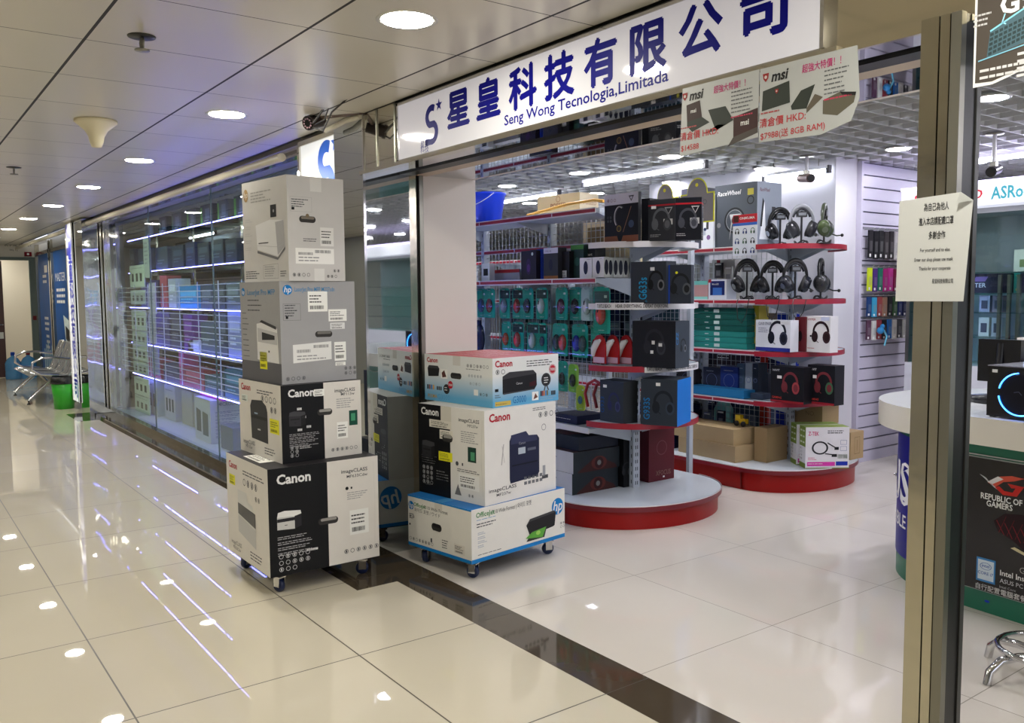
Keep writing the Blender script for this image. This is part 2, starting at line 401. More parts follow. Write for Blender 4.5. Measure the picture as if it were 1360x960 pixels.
mb = MB(); mb.box(-12.6, -4.8, 2.25, 2.6, 2.47, 2.86, mat('fascia_drab', (140, 134, 120), .4)); mb.box(-17.2, -12.6, 2.5, 2.6, 2.3, 2.86, mat('fascia_drab2', (150, 146, 134), .4)); struct(mb.build('wall_fascia'))
# mirrored return at the far end of the window
BEND = mat('bent_steel', (190, 190, 184), .04, 1, bump=.5, bs=2.4)
mb = MB(); mb.box(-12.35, -11.83, 2.10, 2.5, 0, 2.47, BEND, {'f': MIRROR}); struct(mb.build('wall_return'))
# shop floor of the display: raised deck and back
mb = MB(); mb.box(WX0, -4.8, 2.38, 3.0, 0, .085, mat('deck_white', (206, 206, 214), .3)); struct(mb.build('trim_8'))

# end of the corridor
mb = MB(); EW = mat('corridor_end_wall', (222, 216, 202), .6)
mb.box(-18.7, -18.6, 2.46, 2.7, 0, 2.6, EW); mb.box(-18.7, -18.6, -2.2, 2.46, 2.24, 2.6, EW); mb.box(-18.7, -18.6, -2.2, 1.5, 0, 2.24, EW)
mb.box(-19.9, -19.8, -2.2, 3, 0, 2.6, EW)
mb.box(-21, -18.6, 2.75, 2.8, 0, 2.6, EW)
struct(mb.build('wall_left'))
DG = mat('door_frame_green', (82, 94, 88), .5)
mb = MB(); mb.box(-18.6, -18.52, 2.36, 2.46, 0, 2.2, DG); mb.box(-18.6, -18.52, 1.5, 2.46, 2.2, 2.26, DG); mb.box(-18.6, -18.55, 1.5, 1.56, 0, 2.2, DG); struct(mb.build('trim_9'))
d = MB().box(-18.75, -18.71, 1.56, 1.93, 0.01, 2.19, mat('dark_wood', (64, 34, 26), .4)).build('door_1'); struct(d)
MB().tube([(-18.69, 1.90, 1.0), (-18.66, 1.90, 1.0), (-18.66, 1.84, 1.0)], .012, CHR).build('door_handle', d)
# panelled blue shop window beyond
mb = MB(); BP = mat('blue_vinyl', (14, 78, 146), .5, var=.25, bs=1.4, spec=.15)
mb.box(-18.5, -13.0, 2.5, 2.52, .12, 2.3, BP, {'f': BP})
for x in (-18.5, -16.95, -16.75, -12.95): mb.box(x-.04, x+.04, 2.46, 2.53, 0, 2.5, STEEL)
mb.box(-18.5, -12.95, 2.46, 2.53, 0, .12, STEEL); mb.box(-18.5, -12.95, 2.46, 2.53, 2.28, 2.34, STEEL)
fr = Fr(mb, (-18.5, 2.5, .12), (1, 0, 0), (0, 0, 1), 5.5, 2.18)
for (u, v, w, n) in ((.10, .80, .10, 2), (.10, .45, .12, 3), (.36, .68, .20, 3), (.12, .30, .08, 4)): fr.para(u, v, w, n, .045, WHT, 2, .5)
fr.rect(.14, .84, .20, .90, WHT, 2); fr.text('MASTER', .35, .76, .20, WHT, 2, width=.95)
fr.poly([(.46, .50), (.60, .44), (.62, .14), (.50, .2)], (206, 222, 222), 2); fr.poly([(.49, .42), (.57, .38), (.57, .27), (.49, .32)], BLK, 3)
fr.poly([(.40, .26), (.60, .14), (.62, .02), (.42, .02)], (180, 200, 206), 2)
for k in range(8): fr.rect(.06+k*.038, .02, .085+k*.038, .2+.04*(k % 3), (150, 180, 196), 2)
struct(mb.build('window_2'))
mb = MB(); mb.box(-18.6, -12.4, 2.53, 2.6, 0, 2.49, EW); struct(mb.build('wall_far_shop'))
# wall sign and exit light over the end door
mb = MB(); fr = Fr(mb, (-18.595, 1.7, 2.3), (0, 1, 0), (0, 0, 1), 1, .3)
fr.text('洗手間 TOILET', .28, .55, .07, (90, 84, 76)); fr.text('Wa 12', .36, .25, .05, (90, 84, 76)); 
tag(mb.build('wall_lettering'), 'small dark lettering on the wall above the end door', 'lettering')
mb = MB(); mb.box(-18.6, -18.57, 2.3, 2.42, 2.28, 2.36, (120, 12, 30)); Fr(mb, (-18.57, 2.3, 2.28), (0, 1, 0), (0, 0, 1), .12, .08).ell(.5, .5, .02, WHT)
tag(mb.build('wall_sign'), 'small dark red sign over the door frame at the corridor end', 'sign')

# conduit along the window head
mb = MB(); CN = mat('cream_conduit', (196, 188, 166), .4, bump=.1, bs=8)
mb.tube([(-18.5, 2.17, 2.42), (-12.7, 2.17, 2.42), (-10, 2.17, 2.41), (-7, 2.17, 2.405), (-5.45, 2.17, 2.395)], .028, CN, 10)
tag(mb.build('conduit_pipe'), 'cream pipe running along the ceiling edge above the display window', 'pipe')

# ------------------------------------------------------------------ lamps
def downlight(x, y, z, r, glow, label, group):
    t = thing('ceiling_light', label, 'ceiling light', (x, y, z), 0, group)
    MB().lathe([(r*.86, 0), (r*1.02, -.004), (r*1.08, 0), (r*1.08, .01), (r*.86, .01)], mat('light_ring', (206, 204, 196), .3, .3), 32).build('ring', t)
    MB().lathe([(0.0, -.003), (r*.87, -.003), (r*.87, .0)], glow, 32).build('diffuser', t)
    return t
d0 = downlight(-.85, 1.6, 2.49, .105, DOWNM, 'round downlight in the corridor ceiling, too near to be in the picture', 'corridor downlights')
LB = ['largest round downlight, in the panelled ceiling in front of the company sign', 'round downlight in the panelled ceiling, second nearest of the row', 'round downlight, third of the corridor row, before the display window',
      'fourth round downlight of the corridor row', 'fifth round downlight of the corridor row', 'sixth round downlight, above the far end of the display window', 'seventh round downlight, above the metal bench', 'last round downlight before the end door', 'added unseen downlight for the room behind the end door']  # the last lamp is added to brighten the dark room beyond
for k, x in enumerate((-2.80, -4.79, -6.74, -8.6, -10.53, -12.4, -14.4, -16.4, -19.2)): copy_tree(d0, loc=(x, 1.6, 2.49), label=LB[k])
for x in (-1.8, -3.8, -5.8, -7.8, -9.8, -12.8, -15.8): copy_tree(d0, loc=(x, -.9, 2.49), label='added fill downlight on the opposite side of the corridor, about %.0f metres to the left' % -x)  # second row added out of view to brighten the corridor
s0 = downlight(-2.43, 5.22, 2.598, .095, SHOPM, 'round downlight in the open cell shop ceiling below the keyboard poster', 'shop downlights')
names = {(-3.70, 5.28): 'round downlight in the shop ceiling just under the right laptop leaflet', (-4.95, 5.26): 'round downlight in the shop ceiling above the headset boxes on the near gondola',
         (-6.08, 5.22): 'round downlight in the shop ceiling above the beige carton', (-7.2, 5.25): 'round downlight in the shop ceiling above the blue bucket', (-3.70, 6.46): 'round downlight in the shop ceiling in front of the slatted wall'}
for x in (-8.4, -7.2, -6.08, -4.95, -3.70, -2.43, -1.1, .2):
    for y in (4.0, 5.25, 6.46, 7.7):
        if (x, y) == (-2.43, 5.25): continue
        k = min(names, key=lambda q: abs(q[0]-x)+abs(q[1]-y)); near = abs(k[0]-x)+abs(k[1]-y) < .1
        copy_tree(s0, loc=(x, y, 2.598), label=names[k] if near else 'round downlight in the shop ceiling in row %s back and column %s' % ({4.0: 'one', 5.25: 'two', 6.46: 'three', 7.7: 'four'}[y], 'abcdefgh'[(-8.4, -7.2, -6.08, -4.95, -3.70, -2.43, -1.1, .2).index(x)]))
for i, x in enumerate((1.35, 2.6, 3.85, 5.1, 6.35)):
    for j, y in enumerate((4.0, 5.25, 6.46, 7.7)): copy_tree(s0, loc=(x, y, 2.598), label='round shop downlight right of the picture, row %d column %d, seen in the mirrored pillar' % (j+1, i+1))
def batten(x0, y0, x1, y1, z, label):
    t = thing('tube_light', label, 'light', ((x0+x1)/2, (y0+y1)/2, z), math.atan2(y1-y0, x1-x0), 'tube lights of the shop'); L = math.hypot(x1-x0, y1-y0)/2
    MB().box(-L, L, -.025, .025, .02, .045, mat('batten_white', (220, 220, 224), .4)).build('batten', t)
    MB().tube([(-L+.02, 0, 0), (L-.02, 0, 0)], .013, TUBEM, 10).build('tube', t)
    for s in (-1, 1):
        MB().box(s*L-.015, s*L+.015, -.02, .02, -.02, .045, mat('cap_grey', (70, 70, 74), .5)).build('end_cap', t)
        MB().tube([(s*L*.7, 0, .045), (s*L*.7, 0, .35)], .003, STEELD, 6).build('hanger', t)
batten(-8.1, 5.77, -7.0, 5.77, 2.53, 'white tube light hanging above the blue bucket')
batten(-6.3, 5.5, -4.8, 5.5, 2.53, 'longest white tube light, hanging above the headset boxes on the round end shelf')
p, q = aZ(1015, 238, 2.5), aZ(1097, 226, 2.5)
batten(p.x, p.y, q.x, p.y, 2.5, 'white tube light behind the bullet camera, above the white block')
batten(-8.6, 7.2, -7.3, 7.2, 2.5, 'far white tube light seen low over the top shelf')
batten(-9.6, 4.6, -8.3, 4.6, 2.5, 'white tube light deep in the shop behind the display window')
batten(-3.7, 7.1, -.9, 7.1, 2.52, 'long violet white tube light above the lettered light box')
for i, (x, y) in enumerate(((-12, 4.4), (-14.6, 4.4), (-1.5, 9.5), (-11, 7))): batten(x-.7, y, x+.7, y, 2.5, 'white tube light in the back of the shop, %s' % ('above the dark cartons', 'far left', 'far right', 'middle of the rear')[i])
# small things in the corridor ceiling
for (x, y, lb) in ((-3.55, .87, 'sprinkler head with a dark rose in the ceiling panel before the first downlight'), (-7.6, .9, 'small far sprinkler head at the left edge of the picture')):
    t = thing('sprinkler', lb, 'sprinkler', (x, y, 2.49), 0, 'ceiling sprinklers')
    MB().lathe([(.0, -.006), (.05, -.004), (.052, 0), (0, 0)], mat('sprinkler_dark', (30, 28, 26), .4), 20).build('rose', t)
    m = MB(); 
    for a in (-1, 1): m.tube([(.012*a, 0, -.004), (.026*a, 0, -.02), (.018*a, 0, -.045), (0, 0, -.05)], .004, STEELD, 6)
    m.lathe([(.0, -.056), (.028, -.054), (.028, -.05), (0, -.05)], STEELD, 12); m.tube([(0, 0, 0), (0, 0, -.05)], .006, STEELD, 6); m.build('frame', t)
t = MB().lathe([(0.0, -.15), (.026, -.148), (.036, -.12), (.042, -.09), (.062, -.055), (.10, -.022), (.112, -.012), (.112, 0), (0, 0)], mat('ivory_plastic', (222, 212, 178), .45), 28).build('ceiling_antenna', loc=(-5.36, 1.05, 2.49))
tag(t, 'ivory cone shaped antenna hanging from the corridor ceiling', 'antenna')
t = MB().box(-.3, .3, -.3, .3, -.02, 0, mat('vent_dark', (52, 50, 46), .6)).build('ceiling_vent', loc=(-13.0, 1.0, 2.49)); tag(t, 'dark square air vent in the ceiling at the far left', 'vent')

# ------------------------------------------------------------------ company sign
BLUE = (12, 14, 128)
SIGNW = mat('sign_face', (224, 220, 236), .06, emit=.11)
t = thing('company_sign', 'long white light box sign with dark blue Chinese lettering over the shop entrance', 'sign', (-2.735, 2.235, 2.19))
mb = MB(); YS = 2.205
def sp_(x, y): p = aY(x, y, YS); return ((p.x+3.965)/2.46, (p.z-2.19)/.272)
x0, x1 = -3.965+2.735, -1.505+2.735
mb.box(x0, x1, -.03, .0, 0, .272, SIGNW); mb.build('face_panel', t)
fb = MB()
for a in ((x0-.012, x0, 0, .272), (x1, x1+.012, 0, .272)): fb.box(a[0], a[1], -.034, .0, a[2], a[3], CHR)
fb.box(x0, x1, -.034, 0, .272, .284, CHR); fb.box(x0, x1, -.034, 0, -.012, 0, CHR); fb.build('frame', t)
lt = MB(); fr = Fr(lt, (x0, -.03, 0), (1, 0, 0), (0, 0, 1), 2.46, .272)
BM = mat('sign_blue', BLUE, .4, spec=.08)
for ch, xa, ya, xb, yb in (('星', 595, 174, 623, 124), ('皇', 634, 160, 664, 110), ('科', 677, 150, 712, 95), ('技', 724, 135, 762, 80), ('有', 777, 117, 818, 62), ('限', 838, 102, 884, 36), ('公', 903, 80, 958, 16), ('司', 984, 52, 1044, -8)):
    (ua, va) = sp_(xa, ya); (ub, _) = sp_(xb, ya-12); g = glyphs(ch, .018); hs = 0
    fr.text(ch, (ua+ub)/2, .35, .182, BM, 2, 'C', .034, width=(ub-ua)*2.46)
ua, va = sp_(670, 168); ub, vb = sp_(888, 108)
fr.text('Seng Wong Tecnologia,Limitada', ua, .10, .060, BM, 2, 'L', .014, width=(ub-ua)*2.46)
# the S with its star
def slogo(fr, cu, cv, h, m, l=2, w=.16):
    P = []
    for k in range(13):
        a = math.radians(60+k*15); P.append((cu+(h*.30*math.cos(a))/fr.W, cv+(h*.24+h*.27*math.sin(a))/fr.H))
    for k in range(10):
        a = math.radians(60-k*18); P.append((cu+(-.04*h+h*.30*math.cos(a))/fr.W, cv+(-h*.24+h*.28*math.sin(a))/fr.H))
    P.append((cu-.42*h/fr.W, cv-.5*h/fr.H))
    fr.stroke(P, h*w, m, l)
    sx, sy = cu+.42*h/fr.W, cv+.52*h/fr.H
    fr.poly([(sx+(h*(.2 if k % 2 == 0 else .08)*math.sin(math.pi*k/5))/fr.W, sy+(h*(.2 if k % 2 == 0 else .08)*math.cos(math.pi*k/5))/fr.H) for k in range(10)], m, l+1)
ul, vl = sp_(574, 168)
slogo(fr, ul, .47, .155, BM, w=.2)
fr.text('星皇', sp_(560, 190)[0]-.004, .12, .04, BM); fr.text('科技', sp_(560, 190)[0]-.004, .02, .04, BM)
lt.build('lettering', t)

# light boxes projecting by the display window
def lightbox(x0, x1, y, z0, z1, label, big):
    t = thing('vertical_light_box', label, 'sign', ((x0+x1)/2, y, z0), 0, 'vertical light box signs'); w = x1-x0; h = z1-z0
    mb = MB(); mb.box(-w/2, w/2, 0, .12, 0, h, mat('box_face', (236, 238, 240), .2, emit=.22), {'l': STEEL, 'r': MIRROR, 't': STEEL}); mb.build('face_panel', t)
    mb = MB()
    for s in (-1, 1): mb.box(s*w/2-.015, s*w/2+.015, -.012, .12, 0, h, CHROME)
    mb.box(-w/2, w/2, -.012, .12, h, h+.03, CHROME); mb.build('frame', t)
    mb = MB(); fr = Fr(mb, (-w/2, 0, 0), (1, 0, 0), (0, 0, 1), w, h); m = mat('lightbox_blue', (20, 96, 214), .3) if big else mat('lightbox_navy', (26, 40, 190), .3)
    slogo(fr, .58 if big else .42, 1-(.20 if big else .17*w*1.9)/h, (.30 if big else w*1.0), m, w=.24)
    if not big: fr.rect(.25, .885, .75, .905, m)
    n = 8
    for k, ch in enumerate('星皇科技有限公司'):
        fr.text(ch, .5, .79-k*.108, .27 if not big else .24, m, 2, 'C', .035)
    mb.build('lettering', t)
lightbox(-5.29, -4.60, 2.225, .35, 2.44, 'upright white light box sign with a blue S and star, behind the printer boxes', True)
lightbox(-12.85, -12.42, 2.09, .12, 2.46, 'tall narrow white light box sign with blue characters at the far end of the window', False)

# corridor bullet camera on an arm, with loose cables
a = aY(412, 163, 1.98); e = Vector((-4.34, 2.2, a.z+.05))
t = thing('security_camera', 'dark bullet camera with a ring of lamps on an arm by the fascia', 'camera', a)
r = Matrix.Translation(-a); DK = mat('camera_brown', (58, 46, 42), .35, .2)
dv = Vector((.42, -.86, -.28)).normalized()
m = MB(); m.tube([a+(-dv)*.10-a, a-a], .036, DK, 18); m.tube([Vector(), dv*.02], .04, DK, 18); m.build('housing', t)
m = MB(); m.tube([dv*.012, dv*.022], .034, mat('lens_black', (10, 8, 10), .1), 18)
xx = dv.cross(Vector((0, 0, 1))).normalized(); yy = dv.cross(xx)
for k in range(10):
    c = dv*.023+xx*.024*math.cos(k*.628)+yy*.024*math.sin(k*.628); m.tube([c, c+dv*.003], .005, (150, 120, 130), 8)
m.build('lens', t)
m = MB(); m.tube([-dv*.08, -dv*.08+Vector((.03, 0, .02)), e-a], .016, mat('arm_brown', (92, 72, 60), .4), 8); m.build('arm', t)
m = MB()
for (q, dz, r_) in ((.02, -.03, .005), (.03, .03, .004), (.0, .05, .006)):
    m.tube([(0, 0, -.02), (.12, q, -.03+dz), (.28, 0, dz+.04), (.5, .0, .06+dz*.3), (e-a).to_tuple()], r_, mat('cable_dark', (40, 36, 34), .5), 6)
m.build('cable', t)
t = MB().tube([(-4.36, 2.19, 2.475), (-4.5, 2.16, 2.47), (-4.6, 2.15, 2.455), (-4.72, 2.15, 2.45)], .016, mat('crumpled_tape', (196, 190, 170), .5, bump=.5, bs=40), 8).build('tape_bundle')
tag(t, 'crumpled beige tape bundle of wires at the top corner of the mirrored pillar', 'tape')

# ------------------------------------------------------------------ leaflets, notice and poster
def leaflet(pts, label, title, draw, Y=2.19):
    P = [aY(x, y, Y) for x, y in pts]; x0 = P[0].x; z0 = min(p.z for p in P); W_ = max(p.x for p in P)-x0; H_ = max(p.z for p in P)-z0
    o = Vector((x0, Y, z0)); mb = MB(); PM = mat('leaflet_paper', (178, 181, 180), .4)
    n = [((p.x-x0), (p.z-z0)) for p in P]
    mb.prism([(a, b) for a, b in n], 0, .0012, PM)
    mb.v = [(x, -z, y) for x, y, z in mb.v]
    fr = Fr(mb, (0, -.0013, 0), (1, 0, 0), (0, 0, 1), W_, H_); draw(fr)
    return tag(mb.build('price_leaflet', loc=o), label, 'leaflet', 'laptop price leaflets under the sign')
LG = (52, 58, 52)
def dragon(fr, u, v, r, l=2):
    fr.poly([(u-r/fr.W, v+r*1.1/fr.H), (u+r/fr.W, v+r*1.1/fr.H), (u+r*.8/fr.W, v-.3*r/fr.H), (u, v-1.2*r/fr.H), (u-r*.8/fr.W, v-.3*r/fr.H)], (150, 40, 40), l)
    fr.ell(u, v+.1*r/fr.H, r*.45, (206, 190, 186), l+1)
def common(fr, price, l2):
    dragon(fr, .07, .87, .011); fr.text('msi', .13, .80, .042, (34, 34, 36), 2, 'L', .03, shear=.2)
    fr.text('超強大特價！！', .45, .82, .026, (190, 60, 120), 2, 'L', .01, width=.125)
    fr.para(.67, .76, .27, 6, .056, (110, 112, 114), 2, .3); fr.para(.67, .41, .28, 1, .05, (190, 60, 90), 2)
    fr.para(.02, .40, .28, 1, .05, (170, 80, 80), 2); fr.text('清倉價 HKD:', .01, .235, .029, (190, 60, 66), 2, 'L', .008); fr.text(price, .02, .07, .026, (190, 60, 66), 2, 'L', .004)
def dA(fr):
    common(fr, '$14588', 0)
    fr.poly([(.09, .74), (.27, .77), (.30, .52), (.10, .49)], (60, 44, 42)); fr.text('msi', .15, .61, .018, WHT, 3, 'L', .02); fr.poly([(.10, .49), (.30, .52), (.40, .42), (.17, .33), (.10, .43)], LG)
    fr.poly([(.38, .60), (.60, .60), (.70, .38), (.48, .28)], LG); fr.poly([(.33, .27), (.48, .28), (.60, .34), (.50, .36)], (74, 70, 64))
    fr.poly([(.70, .42), (.99, .48), (.99, .22), (.70, .14)], (64, 40, 38)); fr.text('msi', .79, .28, .024, WHT, 3, 'L', .02); fr.poly([(.70, .14), (.99, .22), (.99, .14), (.63, .02)], (80, 74, 70))
def dB(fr):
    common(fr, '$7988(送 8GB RAM)', 0)
    fr.poly([(.04, .70), (.32, .76), (.33, .48), (.03, .44)], LG); dragon(fr, .19, .66, .006, 3)
    fr.poly([(.44, .60), (.58, .64), (.50, .36), (.35, .38), (.34, .43)], LG); fr.poly([(.50, .36), (.58, .52), (.66, .46), (.50, .30)], (96, 88, 76))
    fr.poly([(.66, .42), (.82, .48), (.97, .44), (.95, .32), (.80, .20), (.66, .25)], (96, 92, 78)); fr.poly([(.82, .48), (.97, .44), (.965, .40), (.84, .44)], (40, 40, 40), 2)
leaflet([(903, 208), (1007, 182), (1009, 92), (907, 118)], 'left laptop price leaflet hung under the sign, priced $14588', 0, dA)
leaflet([(1008, 189), (1090, 179), (1131, 160), (1142, 129), (1139, 60), (1010, 92)], 'right laptop price leaflet hung under the sign, priced $7988', 0, dB, 2.185)

# notice taped to the post
P0, P1, P2, P3 = aY(1190, 400, 2.18), aY(1280, 403, 2.18), aY(1290, 256, 2.18), aY(1195, 257, 2.18)
mb = MB(); W_, H_ = P1.x-P0.x, P2.z-P0.z
PW = mat('notice_paper', (206, 208, 206), .6, bump=.25, bs=12)
mb.prism([(0, .0), (W_, 0), (W_+.016, H_*.93), (W_*.92, H_+.004), (.004, H_-.004)], 0, .001, PW); mb.v = [(x, -z, y) for x, y, z in mb.v]
mb.add([(W_*.92, -.006, H_+.004), (W_+.016, -.004, H_*.93), (W_*.90, -.016, H_*.91)], [(0, 2, 1), (0, 1, 2)], PW)
fr = Fr(mb, (0, -.0012, 0), (1, 0, 0), (0, 0, 1), W_, H_)
for s_, v, h, w, al in (('為自己為他人', .87, .022, .36, .58), ('進入本店請配戴口罩', .735, .022, .50, .58), ('多謝合作', .60, .022, .24, .60), ('For yourself and to else.', .475, .013, .44, .58), ('Enter our shop please use mask', .385, .013, .56, .56), ('Thanks for your cooperate', .30, .013, .46, .58), ('星皇科技有限公司', .175, .013, .30, .70)):
    fr.text(s_, al, v, h, (40, 40, 44), 2, 'C', .008, width=w*W_)
tag(mb.build('paper_notice', loc=(P0.x, 2.178, P0.z)), 'white paper notice with Chinese and English lines taped to the steel door post', 'notice')

# hanging keyboard poster, top right
P0 = aY(1293, 117, 2.17)
mb = MB(); BR = mat('poster_brown', (74, 68, 62), .3, spec=.3); W_, H_ = .42, .47
def U(x, y): p = aY(x, y, 2.168); return ((p.x-P0.x)/W_, (p.z-P0.z)/H_)
ol = [(0, 0)]+[U(*q) for q in ((1318, 112), (1340, 102), (1360, 92), (1400, 78))]+[(1, .12), (1, 1), (-.005, 1)]
mb.prism([(a*W_, b*H_) for a, b in ol], 0, .0015, (222, 222, 220)); mb.v = [(x, -z, y) for x, y, z in mb.v]
fr = Fr(mb, (0, -.0018, 0), (1, 0, 0), (0, 0, 1), W_, H_)
fr.poly([(.012, .02)]+[U(*q) for q in ((1318, 108), (1340, 98), (1360, 87), (1400, 72))]+[(.985, .14), (.985, .99), (.012, .99)], BR)
g = U(1329, 20); fr.text('G910', g[0], g[1], .062, (214, 218, 220), 4, 'L', .03)
fr.poly([U(1311, 77), U(1360, 57), U(1420, 34), (.98, U(1420, 0)[1]), U(1400, -4), U(1360, 12), U(1316, 42)], (70, 96, 106), 2)
for j in range(5):
    for i in range(14):
        x, y = 1316+i*6.2+j*-.7, 45-i*3.1+j*6.4; fr.poly([U(x, y+4), U(x+4.6, y+1.8), U(x+4.6, y-2), U(x, y)], (44, 60, 62), 3)
fr.stroke([U(1316, 42), U(1360, 12), U(1400, -8)], .004, (130, 200, 220), 4); fr.stroke([U(1300, 82), U(1360, 60), U(1400, 44)], .003, (120, 180, 200), 4); fr.stroke([U(1336, 18), U(1332, 30), U(1337, 32)], .003, (150, 210, 230), 4)
a, b = U(1302, 97); fr.para(a, b, .26, 2, .035, (200, 200, 200), 3); a, b = U(1352, 74); fr.para(a, b, .3, 4, .035, (200, 200, 200), 3); a, b = U(1294, 24); fr.para(a, b, .12, 3, .025, (190, 190, 190), 3)
tag(mb.build('hanging_poster', loc=(P0.x, 2.168, P0.z)), 'dark keyboard poster with a curled white edge hanging at the top right corner', 'poster')

# ------------------------------------------------------------------ printer cartons on two trolleys
INK = (70, 72, 76); LOGOR = (176, 30, 48); HOLE = mat('box_inside_shade', (44, 42, 40), .8)
def hplogo(fr, u, v, r, c=HPB, l=2):
    fr.ell(u, v, r, c, l, n=32); fr.text('hp', u, v-r*.52/fr.H, r*1.75, WHT, l+1, 'C', .015, shear=.22)
def hole(fr, u, v, w, h, tone=(150, 148, 142)):
    fr.capsule(u, v, w, h, HOLE, 4); fr.capsule(u+.004, v+h*.22/fr.H, w*.8, h*.42, tone, 5)  # shaded inside of the hand hole, painted as a flat dark capsule
def printer(fr, u0, v0, u1, v1, body, top, dark, l=3, tray=None, skew=.12):
    """small picture of a printer in three tones"""
    w, h = u1-u0, v1-v0
    fr.poly([(u0, v0+h*.06), (u0+w*.72, v0), (u0+w*.72, v0+h*.66), (u0, v0+h*.70)], body, l)
    fr.poly([(u0+w*.72, v0), (u1, v0+h*.12), (u1, v0+h*.74), (u0+w*.72, v0+h*.66)], dark, l)
    fr.poly([(u0, v0+h*.70), (u0+w*.72, v0+h*.66), (u1, v0+h*.74), (u1-w*.03, v0+h*.92), (u0+w*.3, v1), (u0+w*.04, v0+h*.94)], top, l)
    fr.rect(u0+w*.08, v0+h*.44, u0+w*.64, v0+h*.52, dark, l+1)
    fr.rect(u0+w*.3, v0+h*.24, u0+w*.42, v0+h*.27, dark, l+1)
    if tray: fr.poly([(u0+w*.1, v0+h*.1), (u0+w*.6, v0+h*.06), (u0+w*.7, v0+h*.34), (u0+w*.16, v0+h*.38)], tray, l+2)
def half(fr, seam=.51, c=BLK): fr.rect(0, 0, seam, 1, c, 1)
def at_corner(x, y, a, w, d):   # centre of a box whose near corner (+x, -y) is at x, y
    ux, uy = (math.cos(a), math.sin(a)), (-math.sin(a), math.cos(a))
    return (x-ux[0]*w/2+uy[0]*d/2, y-ux[1]*w/2+uy[1]*d/2)
def pbox(label, x, y, z, a, w, d, h, col, draw, sides=None):
    c = at_corner(x, y, a, w, d)
    o = carton('printer_box', label, 'box', (c[0], c[1], z), w, d, h, col, draw, a, sides)
    # tape along the top seam is part of the print: a thin clear strip
    return o
W1 = (216, 212, 204)
def d_canon_big(F):
    f = F['f']; f.text('Canon', .07, .87, .050, LOGOR, 2, 'L', .02); f.sticker(.07, .70, .22, .80, YEL, ink=(120, 120, 40))
    f.para(.42, .88, .5, 2, .028, INK); f.icons(.42, .74, 4, 1, .042, INK); f.icons(.70, .64, 2, 1, .03, INK)
    f.poly([(.28, .68), (.50, .68), (.52, .60), (.64, .58), (.66, .50), (.70, .50), (.70, .18), (.28, .26)], (206, 206, 202), 2)
    f.poly([(.28, .44), (.70, .38), (.70, .52), (.28, .55)], (92, 92, 92), 3); f.poly([(.28, .26), (.70, .18), (.70, .36), (.28, .43)], (190, 190, 188), 3)
    f.text('imageCLASS', .08, .10, .032, INK, 2); f.text('MF633Cdw', .12, .05, .026, INK, 2); f.para(.55, .12, .35, 3, .03, INK)
    r = F['r']; half(r, .52); r.text('Canon', .075, .85, .068, WHT, 2, 'L', .03); printer(r, .07, .42, .28, .60, (196, 196, 192), (226, 226, 222), (40, 40, 44), 3)
    r.rect(.07, .50, .27, .53, (40, 40, 44), 5)
    for k in range(4): r.para(.07, .355-k*.05, .28+.02*(k % 2), 2, .018, (170, 170, 172), 2)
    for k in range(3): r.icons(.075, .155-k*.06, 5 if k < 2 else 3, 1, .026, (190, 190, 190), 2)
    r.sticker(.32, .185, .42, .205, (220, 220, 220))
    hole(r, .52, .44, .11, .036, (150, 146, 140)); r.text('imageCLASS', .65, .87, .027, INK, 2, 'L', .012, width=.15); r.text('MF633Cdw', .70, .82, .022, INK, 2, 'L', .005, width=.12)
    r.ell(.70, .72, .009, BLK, 2); r.rect(.735, .71, .75, .73, BLK, 2); r.para(.70, .67, .2, 4, .02, (150, 150, 150)); r.sticker(.72, .26, .90, .50, (228, 228, 222)); r.icons(.66, .085, 6, 1, .026, INK)
    r.stroke([(.955, .95), (.965, .55), (.955, .08)], .0015, (200, 198, 190), 2)
    t = F['t']; t.sticker(.3, .05, .7, .2); 
def d_canon_mid(F):
    f = F['f']; f.text('Canon', .06, .86, .050, LOGOR, 2, 'L', .02); f.sticker(.07, .70, .22, .79, (220, 228, 222)); f.para(.45, .88, .45, 2, .035, INK); f.icons(.55, .74, 4, 1, .038, INK); f.icons(.76, .62, 2, 1, .034, INK)
    f.poly([(.28, .66), (.32, .74), (.56, .76), (.66, .70), (.69, .62), (.69, .2), (.30, .22)], (54, 55, 58), 2); f.rect(.30, .50, .68, .54, (32, 32, 34), 3); f.rect(.45, .35, .52, .37, (190, 190, 190), 3); f.rect(.38, .56, .46, .58, (150, 170, 190), 3)
    f.sticker(.74, .36, .95, .55, YEL, ink=(120, 120, 40)); f.text('imageCLASS', .08, .12, .032, INK, 2); f.text('MF113w', .14, .06, .026, INK, 2); f.para(.6, .13, .32, 3, .035, INK)
    r = F['r']; half(r, .52); r.text('Canon', .085, .845, .055, WHT, 2, 'L', .03); r.sticker(.40, .83, .53, .92); printer(r, .09, .46, .29, .66, (48, 48, 52), (66, 66, 70), (30, 30, 32))
    for (a, b) in ((.19, .67), (.24, .56), (.19, .40), (.30, .43)): r.sticker(a, b, a+.055, b+.03, (216, 216, 214))
    for k in range(4): r.para(.09, .36-k*.045, .38, 2, .02, (160, 160, 162), 2)
    for k in range(3): r.icons(.095, .165-k*.05, 2, 1, .02, (170, 170, 170), 2)
    r.para(.21, .19, .2, 2, .02, (200, 200, 200), 2)
    hole(r, .53, .615, .085, .034); r.text('imageCLASS', .66, .86, .027, INK, 2, 'L', .012, width=.12); r.text('MF113w', .74, .81, .022, INK, 2, 'L', .005, width=.08); r.para(.68, .76, .26, 5, .028, (150, 150, 150))
    r.rect(.84, .40, .95, .60, (24, 74, 60), 2); r.rect(.865, .46, .92, .56, (70, 150, 110), 3); r.sticker(.68, .24, .82, .46); r.icons(.6, .075, 6, 1, .02, INK)
